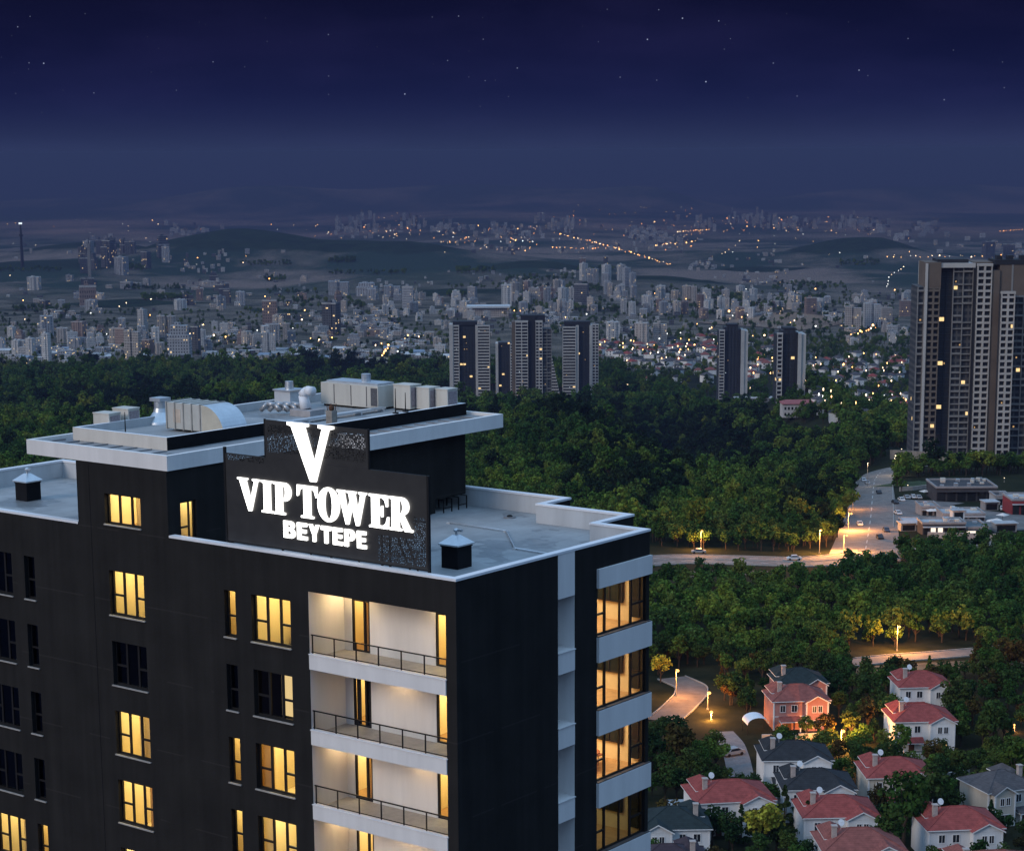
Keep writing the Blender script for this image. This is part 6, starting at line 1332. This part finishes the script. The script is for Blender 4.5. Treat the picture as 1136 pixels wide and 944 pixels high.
def district(u0, u1, v0, v1, n_, hr, wr, where, cw=(3, 3, 3, 1, 0), kw=None, slope=None):
    for _ in range(n_):
        u = rc.uniform(u0, u1); v = rc.uniform(v0, v1)+(slope*(u-u0) if slope else 0); ci = rc.choices(range(5), cw)[0]; h = rc.uniform(*hr); w = rc.uniform(*wr)
        if 1008 < u < 1150 and v < 500: continue
        kind = ('low' if h < w*.9 else rc.choice(['slab', 'twin', 'step', 'point']) if h < 2.2*w else 'point'); lab = f'{SZ[kind]} {CN[ci]} apartment block {where}'
        put_block(u, v, h, w, ci, kind, lab, lab.replace(' block ', ' blocks '))
district(0, 130, 368, 397, 26, (7, 22), (6, 13), 'at the far left city edge beyond the wood')
district(130, 330, 366, 396, 36, (6, 24), (6, 15), 'beyond the wood on the left')
district(335, 500, 372, 398, 22, (5, 13), (6, 14), 'beyond the dry field')
district(370, 560, 330, 368, 48, (5, 13), (5, 10), 'on the hillside behind the middle towers', (3, 3, 4, .5, 0))
district(560, 735, 326, 352, 34, (10, 21), (5, 9), 'in the district right of the middle towers', (3, 3, 3, 1.4, 0))
district(690, 840, 333, 356, 32, (10, 19), (5, 9), 'in the row of blocks above the dense villas', (3, 2, 3, 2.5, 0))
district(820, 1010, 328, 346, 22, (6, 14), (5, 10), 'near the bare quarry hill', (3, 3, 3, 1, 0))
district(930, 1008, 368, 385, 8, (8, 14), (7, 11), 'left of the tall right towers', (1, 1, 4, 0, 0))
district(0, 340, 312, 352, 32, (5, 15), (6, 14), 'in the hazy left middle distance', (2, 4, 2, 1, 2))
district(85, 200, 280, 306, 14, (12, 28), (7, 13), 'in the hazy blue cluster on the far left', (0, 1, 0, 0, 5))
district(640, 705, 302, 320, 12, (13, 21), (5, 8), 'in the small hazy cluster under the orange light strings', (1, 3, 1, 1, 1))
district(1030, 1090, 284, 292, 7, (9, 17), (7, 11), 'behind the roofs of the tall right towers', (1, 3, 2, 0, 1))
for (u, v, h, w, ci, kd, lab) in [(52, 401, 31, 8, 2, 'point', 'slender white tower block alone at the left city edge'), (148, 399, 33, 17, 0, 'twin', 'tall cream block with twin fronts on the left'), (200, 397, 36, 24, 1, 'step', 'broad grey stepped block, largest on the left beyond the wood'), (218, 394, 32, 8, 4, 'point', 'dark slender tower attached right of the broad stepped block'), (98, 341, 24, 18, 3, 'low', 'rose-brown block on the bare ground at the left'), (300, 363, 30, 16, 3, 'slab', 'rosy slab block above the dry field'), (368, 372, 36, 16, 4, 'point', 'dark tower block right of the rosy slab'),
        (680, 379, 22, 13, 2, 'point', 'white tower block, left one of the three in the dense villas'), (712, 382, 24, 14, 0, 'point', 'cream tower block, middle one of the three in the dense villas'), (732, 382, 24, 15, 0, 'twin', 'cream tower block, right one of the three in the dense villas'), (946, 366, 26, 18, 0, 'twin', 'tall cream block left of its white neighbour near the right towers'), (967, 363, 27, 18, 2, 'twin', 'tall white block between cream neighbours near the right towers'), (983, 358, 17, 12, 0, 'slab', 'shorter cream block right of the tall white one'), (1004, 351, 18, 12, 3, 'slab', 'rose block just left of the tall right towers'), (899, 348, 18, 12, 3, 'slab', 'rose block standing alone on the far hill right of the quarry'),
        (562, 344, 28, 11, 2, 'point', 'slender white tower behind the middle group'), (592, 338, 18, 15, 0, 'step', 'stepped cream block behind the middle group'), (645, 337, 22, 15, 4, 'slab', 'dark reddish block right of the stepped cream one'), (453, 343, 25, 12, 1, 'slab', 'grey block beside the mosque on the hill'),
        (376, 328, 16, 22, 1, 'twin', 'twin grey block in the hill cluster left of the mosque'), (407, 328, 14, 22, 1, 'step', 'stepped grey block in the hill cluster left of the mosque'), (435, 329, 12, 18, 1, 'twin', 'smaller twin grey block nearest to the mosque'), (1096, 287, 19, 11, 4, 'point', 'dark tower block far behind the right towers, left one'), (1119, 287, 16, 12, 4, 'point', 'dark tower block far behind the right towers, right one')]:
    put_block(u, v, h, w, ci, kd, lab, None, rc.uniform(-.3, .3))
print('blocks', NB)
for i in range(34):
    u = rc.uniform(0, 330) if i < 22 else rc.uniform(330, 500); v = rc.uniform(388, 402); g = ground_at(u, v); s_ = g.y/F_PX; w = rc.uniform(9, 22)*s_; h = rc.uniform(2.5, 4.5)*s_; d = rc.uniform(14, 30); cn = rc.choice(('white', 'grey', 'blue-grey'))
    t = empty('warehouse', (g.x, g.y, g.z-1), rc.uniform(-.4, .4), f'long low warehouse with {cn} roof at the city edge beyond the wood', 'warehouse', f'low warehouses with {cn} roof')
    q = MB(); q.box(-w/2, w/2, 0, d, 0, h); q.build('wall', [FC[2]], t); q = MB(); q.prism([(-w/2-.5, -.5), (w/2+.5, -.5), (w/2+.5, d+.5), (-w/2-.5, d+.5)], h, h+.5); q.face([(-w/2, 0, h+.5), (w/2, 0, h+.5), (w/2, d/2, h+2.6), (-w/2, d/2, h+2.6)]); q.face([(-w/2, d, h+.5), (w/2, d, h+.5), (w/2, d/2, h+2.6), (-w/2, d/2, h+2.6)])
    for sx in (-w/2, w/2): q.face([(sx, 0, h+.5), (sx, d, h+.5), (sx, d/2, h+2.6)])
    q.build('roof', [mat('shed '+cn, {'white': (.55, .56, .57), 'grey': (.30, .31, .32), 'blue-grey': (.22, .28, .36)}[cn], .6, .12, .1)], t)
# one mass for the remotest quarters
q = MB(); nfar = 0
CL = {}
def pick(u0, u1, v0, v1):
    k = (u0, u1, v0, v1)
    if k not in CL: CL[k] = [(rc.uniform(u0, u1), rc.uniform(v0, v1)) for _ in range(max(3, int((u1-u0)/38)))]
    if rc.random() < .2: return rc.uniform(u0, u1), rc.uniform(v0, v1)
    a, b_ = rc.choice(CL[k]); return a+rc.gauss(0, 11), b_+rc.gauss(0, 1.3+.08*(v1-v0))
def far_mass(u0, u1, v0, v1, n_, hr, wr):
    for _ in range(n_):
        u, v = pick(u0, u1, v0, v1); g = ground_at(u, v); s = g.y/F_PX
        if 3500 < g.y < 9000 and wooded(g.x, g.y) > .33: continue
        w = rc.uniform(*wr)*s; h = rc.uniform(*hr)*s; d = w*.8; q.box(g.x-w/2, g.x+w/2, g.y-d/2, g.y+d/2, g.z-15, g.z+h, rc.randrange(4))
far_mass(200, 780, 254, 281, 420, (1.5, 6), (2, 6)); far_mass(380, 465, 244, 256, 40, (5, 14), (2, 4)); far_mass(745, 965, 243, 254, 110, (4, 11), (2, 4)); far_mass(580, 640, 246, 255, 26, (5, 10), (2, 4)); far_mass(0, 260, 262, 300, 70, (2, 6), (2, 5)); far_mass(960, 1136, 250, 283, 90, (2, 6), (3, 7)); far_mass(480, 640, 300, 330, 50, (1.5, 4), (2, 5)); far_mass(760, 1010, 285, 330, 100, (1.5, 4), (2, 5)); far_mass(200, 480, 300, 330, 60, (1.5, 4), (2, 5)); far_mass(0, 500, 360, 400, 430, (2, 6), (4, 10)); far_mass(0, 360, 318, 352, 60, (2, 5), (3, 8)); far_mass(360, 620, 338, 372, 260, (2, 5), (3, 7)); far_mass(560, 1010, 330, 368, 300, (2, 6), (3, 7))
tag(q.build('distant_city', FC[:3]+[FC[4]]), 'hazy mass of remote city blocks under the hills', 'distant city', kind='stuff')
# mosque with two minarets
g = ground_at(455, 342); s = g.y/F_PX; t = empty('mosque', (g.x, g.y, g.z-1), .1, 'pale domed mosque with two slim minarets on the hillside', 'mosque'); MP = mat('mosque stone', (.50, .46, .42), .8, .1, .2)
q = MB(); q.box(-6*s, 6*s, -5*s, 5*s, 0, 6*s); q.build('prayer_hall', [MP], t); q = MB(); q.sphere((0, 0, 6*s), 4.6*s, 14, 10, sz=.95); q.build('dome', [mat('dome lead', (.25, .27, .29), .5, .1, .2)], t, smooth=True)
for sx in (-7, 7): q = MB(); q.cyl((sx*s, 0, 0), (sx*s, 0, 18*s), .9*s, .8*s, n=8); q.cyl((sx*s, 0, 18*s), (sx*s, 0, 19*s), 1.4*s, 1.4*s, n=8); q.cyl((sx*s, 0, 19*s), (sx*s, 0, 25*s), .7*s, .05, n=8); q.build('minaret', [MP], t)
# hall with a flat white roof
g = ground_at(540, 353); s = g.y/F_PX; t = empty('sports_hall', (g.x, g.y, g.z-1), 0, 'wide hall with a flat white roof behind the middle towers', 'hall'); q = MB(); q.box(-16*s, 24*s, 0, 30, 0, 12*s); q.build('wall', [FC[0]], t); q = MB(); q.box(-22*s, 26*s, -6, 34, 12*s, 14*s); q.build('roof', [mat('white hall roof', (.62, .66, .68), .6, .1, .05)], t)
# telecom tower and masts on the far left
EM = emit('mast light', (.85, .95, 1), 1.6, False)
g = ground_at(25, 297); s = g.y/F_PX; t = empty('telecom_tower', (g.x, g.y, g.z), 0, 'slim telecom tower with a lit top on the far left', 'telecom tower'); q = MB(); q.cyl((0, 0, 0), (0, 0, 34*s), 2.0*s, 1.3*s, n=8); q.cyl((0, 0, 34*s), (0, 0, 36*s), 2.2*s, 2.2*s, n=10); q.cyl((0, 0, 36*s), (0, 0, 47*s), 1.3*s, .7*s, n=8); q.build('shaft', [DRK], t); q = MB(); q.box(-1.5*s, 1.5*s, -1.5*s, 1.5*s, 47*s, 49*s); q.build('beacon', [EM], t)
g = ground_at(100, 313); s = g.y/F_PX; t = empty('slender_tower', (g.x, g.y, g.z), 0, 'very slender pale tower among the hazy blue blocks on the far left', 'tower'); q = MB(); q.box(-1.6*s, 1.6*s, -1.6*s, 1.6*s, 0, 42*s); q.build('shaft', [MIDG], t); q = MB(); q.cyl((0, 0, 42*s), (0, 0, 50*s), .5*s, .15*s, n=6); q.build('spire', [DRK], t)

# the villa quarters in the middle distance: many small houses
HM = []
for wi, (wm, rm) in enumerate(((WHT, RED2), (WHT2, GREY), (CRM, RED), (WHT, GREY), (WHT2, SLATE))):
    q = MB(); q.box(-4.5, 4.5, -4, 4, -2, 6); hip(q, -4.5, 4.5, -4, 4, 6, 2.4, 1); q.m = [2 if (k > 5 and m_ == 1 and len(q.f[k]) == 4 and False) else m_ for k, m_ in enumerate(q.m)]
    for (a, c_) in ((-3, 1), (1, 1), (-3, 3.8), (1, 3.8)): q.box(a, a+1.4, -4.06, -3.95, c_, c_+1.4, 2)
    HM.append((mesh_only(q, 'house', [wm, rm, VWIN]), ['red-roofed white', 'grey-roofed pale', 'red-roofed cream', 'grey-roofed white', 'dark-roofed pale'][wi]))
nh = 0
def houses(u0, u1, v0, v1, n_, where, top=None, sc=(.9, 1.35), w=(3, 4, 2, 4, 2)):
    global nh
    k = 0
    while k < n_:
        u = rc.uniform(u0, u1); v = rc.uniform(v0, v1); k += 1
        if top and not top(u, v): continue
        g = ground_at(u, v); me_, lab = HM[rc.choices(range(5), w)[0]]; o = bpy.data.objects.new('house', me_); C.objects.link(o); o.location = (g.x, g.y, g.z); o.rotation_euler.z = rc.uniform(0, 6.28); s_ = rc.uniform(*sc); o.scale = (s_, s_, s_*rc.uniform(.85, 1.1)); tag(o, f'small {lab} house {where}', 'house', f'small {lab} houses {where}'); nh += 1
houses(662, 800, 384, 408, 105, 'in the dense villa quarter right of the middle towers')
houses(740, 860, 372, 392, 50, 'in the villa quarter below the row of blocks')
houses(830, 1008, 396, 432, 85, 'in the quarter behind the dark glass pair')
houses(905, 1008, 440, 462, 36, 'in the lit quarter right of the pink-roofed building', sc=(.8, 1.1))
houses(700, 790, 408, 425, 12, 'at the upper edge of the wood')
houses(920, 1005, 466, 474, 7, 'in a clearing at the edge of the wood', w=(1, 4, 1, 4, 1))
print('houses', nh)
# trees between the far houses and on the hills
rest2 = []
def far_trees(u0, u1, v0, v1, n_, sc):
    for _ in range(n_):
        u = rc.uniform(u0, u1); v = rc.uniform(v0, v1); g = ground_at(u, v); rest2.append((g.x, g.y, g.z-.5, rc.uniform(*sc), rc.randrange(8)))
far_trees(650, 1010, 372, 470, 1500, (1.1, 2.2)); far_trees(0, 560, 345, 403, 900, (1.0, 1.9)); far_trees(560, 1010, 325, 375, 500, (1.2, 2.4)); [far_trees(u_, u_+rc.uniform(20, 90), v_, v_+rc.uniform(2, 6), rc.randrange(25, 70), (1.3, 2.6)) for u_, v_ in [(rc.uniform(-20, 960), rc.uniform(288, 345)) for _ in range(34)]]
far_trees(790, 1005, 378, 400, 250, (1.2, 2))
me2 = bpy.data.meshes.new('city_trees'); me2.from_pydata([p[:3] for p in rest2], [], [])
for nm, tp, vals in (('tree_scale', 'FLOAT', [p[3] for p in rest2]), ('tree_turn', 'FLOAT', [rc.uniform(0, 6.283) for _ in rest2]), ('tree_kind', 'INT', [p[4] for p in rest2])):
    a = me2.attributes.new(nm, tp, 'POINT'); a.data.foreach_set('value', vals)
o = bpy.data.objects.new('city_greenery', me2); C.objects.link(o); tag(o, 'scattered dark trees among the far houses and hills', 'trees', kind='stuff'); md = o.modifiers.new('wood', 'NODES'); md.node_group = ng

# ------------------------------------------------------------------ the far lights
LW = [emit('far lamp warm', (1, .50, .16), 8.5, False), emit('far lamp pale', (1, .70, .42), 6.5, False), emit('far lamp white', (.95, .95, .9), 3.6, False), emit('far lamp orange', (1, .38, .10), 9, False)]
LN = ['warm', 'pale', 'white', 'orange']
LMESH = []
for m_ in LW:
    q = MB(); q.cyl((0, 0, -1), (0, 0, 8), .15, .1, n=5); q.sphere((0, 0, 8.6), 1.0, 8, 5, mat=1); LMESH.append(mesh_only(q, 'street_light', [POLE, m_]))
nl = 0; stuffq = MB()
def light(u, v, k, spx, where, single=True):
    """a lamp on its pole; spx is the lantern's breadth in picture pixels"""
    global nl
    g = ground_at(u, v)
    if not single and 3500 < g.y < 9000 and wooded(g.x, g.y) > .3: return
    s = g.y/F_PX; sc = spx*(.33 if single else .25)*s*rc.choice((.7, .8, 1, 1.35))
    if single and nl < 285:
        o = bpy.data.objects.new('street_light', LMESH[k]); C.objects.link(o); o.location = (g.x, g.y, g.z); o.scale = (sc, sc, max(1.0, sc)); nl += 1; tag(o, f'tiny {LN[k]} street light {where}', 'street light', f'tiny {LN[k]} street lights {where}')
    else: stuffq.sphere((g.x, g.y, g.z+8), sc, 6, 4, mat=k)
def lights(u0, u1, v0, v1, n_, w, sz, where, single=True):
    for _ in range(n_): light(rc.uniform(u0, u1), rc.uniform(v0, v1), rc.choices(range(4), w)[0], rc.uniform(*sz), where, single)
def light_line(pts, n_, w, sz, where, jit=1.0, single=True):
    L = [math.dist(a, b_) for a, b_ in zip(pts[:-1], pts[1:])]; T_ = sum(L)
    for i in range(n_):
        d = (i+rc.random()*.6)/n_*T_
        for a, b_, l_ in zip(pts[:-1], pts[1:], L):
            if d <= l_: f_ = d/l_; light(a[0]+(b_[0]-a[0])*f_+rc.uniform(-jit, jit), a[1]+(b_[1]-a[1])*f_+rc.uniform(-jit, jit)*.5, rc.choices(range(4), w)[0], rc.uniform(*sz), where, single); break
            d -= l_
lights(662, 800, 384, 408, 36, (4, 4, 1, .6), (1.0, 2.0), 'in the dense villa quarter')
lights(690, 850, 368, 386, 16, (3, 4, 1, .5), (1.2, 2.6), 'around the three tower blocks')
lights(830, 1008, 396, 440, 42, (4, 4, 1, .8), (1.0, 2.0), 'in the quarter behind the dark glass pair')
lights(908, 1006, 446, 464, 40, (4, 5, 2, .8), (1.2, 2.2), 'in the lit quarter right of the pink-roofed building')
lights(545, 700, 430, 448, 14, (4, 3, 1, 1), (1.3, 2.8), 'at the foot of the middle towers')
light_line([(943, 378), (960, 374), (974, 369)], 10, (5, 2, 0, 3), (1.5, 3.0), 'along the bright avenue left of the right towers')
light_line([(800, 352), (822, 358), (838, 352)], 6, (3, 2, 1, 3), (1.4, 2.6), 'beside the quarry hill')
lights(0, 340, 300, 395, 26, (3, 3, 3, .6), (1.0, 2.0), 'in the left part of the city')
lights(335, 560, 372, 398, 18, (4, 3, 3, 1.5), (1.2, 2.4), 'beyond the dry field')
light_line([(424, 402), (432, 390)], 7, (2, 1, 0, 5), (2.0, 3.2), 'on the orange-lit lane at the wood edge')
lights(560, 1010, 325, 372, 26, (3, 4, 2, .6), (1.0, 2.0), 'between the middle-distance blocks')
light_line([(983, 324), (987, 310), (1004, 299)], 9, (0, 3, 5, 0), (1.0, 1.8), 'along the curved hill road')
lights(870, 900, 425, 440, 6, (3, 1, 0, 4), (1.8, 3.2), 'beside the pink-roofed building')
S_ = False
light_line([(620, 261), (655, 270), (690, 280), (745, 297)], 46, (4, 2, .5, 4), (1.0, 2.2), '', 1.5, S_); light_line([(612, 277), (655, 278), (690, 277)], 18, (4, 2, 0, 3), (1, 2), '', 1, S_); light_line([(720, 275), (750, 272), (775, 270)], 18, (5, 3, 0, 2), (1.2, 2.4), '', 2, S_); light_line([(752, 259), (790, 256)], 14, (3, 2, 0, 4), (1, 2), '', 1, S_)
lights(280, 600, 250, 283, 190, (4, 3, 1.5, 3), (.8, 1.9), '', S_); lights(365, 390, 266, 270, 7, (5, 2, 0, 1), (2, 3), '', S_); lights(552, 575, 267, 271, 4, (1, 2, 3, 0), (2, 3.2), '', S_); lights(420, 470, 236, 262, 20, (2, 2, 1, 3), (.8, 1.6), '', S_)
lights(760, 970, 242, 262, 90, (4, 2, 1, 3), (.8, 1.7), '', S_); lights(800, 1010, 262, 286, 30, (4, 3, 2, 1), (.9, 2), '', S_); light_line([(985, 288), (1136, 286)], 22, (5, 3, 1, 2), (1.2, 2.6), '', 2, S_); lights(0, 280, 245, 300, 40, (1.5, 2, 4, .6), (.8, 1.8), '', S_); lights(215, 245, 254, 258, 6, (3, 0, 0, 5), (1.4, 2.2), '', S_); lights(600, 780, 228, 280, 70, (3, 2, 1, 3), (.8, 1.5), '', S_)
light_line([(710, 231), (726, 231)], 5, (1, 3, 1, 0), (1.2, 1.8), '', .4, S_); light_line([(1110, 258), (1136, 256)], 8, (1, 1, 0, 5), (1.2, 2), '', .5, S_)
tag(stuffq.build('city_lights', LW), 'glimmering remote city lights under the hills', 'city lights', kind='stuff')
print('lights', nl)

# ------------------------------------------------------------------ the evening air
q = MB(); q.box(-38500, 38500, -150, 61000, min(v_[2] for v_ in tb_v)-1, 109)
mt, n, l = new_mat('dusk haze'); out = N(n, 'ShaderNodeOutputMaterial'); pv = N(n, 'ShaderNodeVolumePrincipled'); pv.inputs['Density'].default_value = 9.8e-5; pv.inputs['Color'].default_value = (.108, .124, .240, 1); pv.inputs['Anisotropy'].default_value = 0.0
l.new(pv.outputs[0], out.inputs['Volume']); hz_ = q.build('haze', [mt]); tag(hz_, kind='stuff')
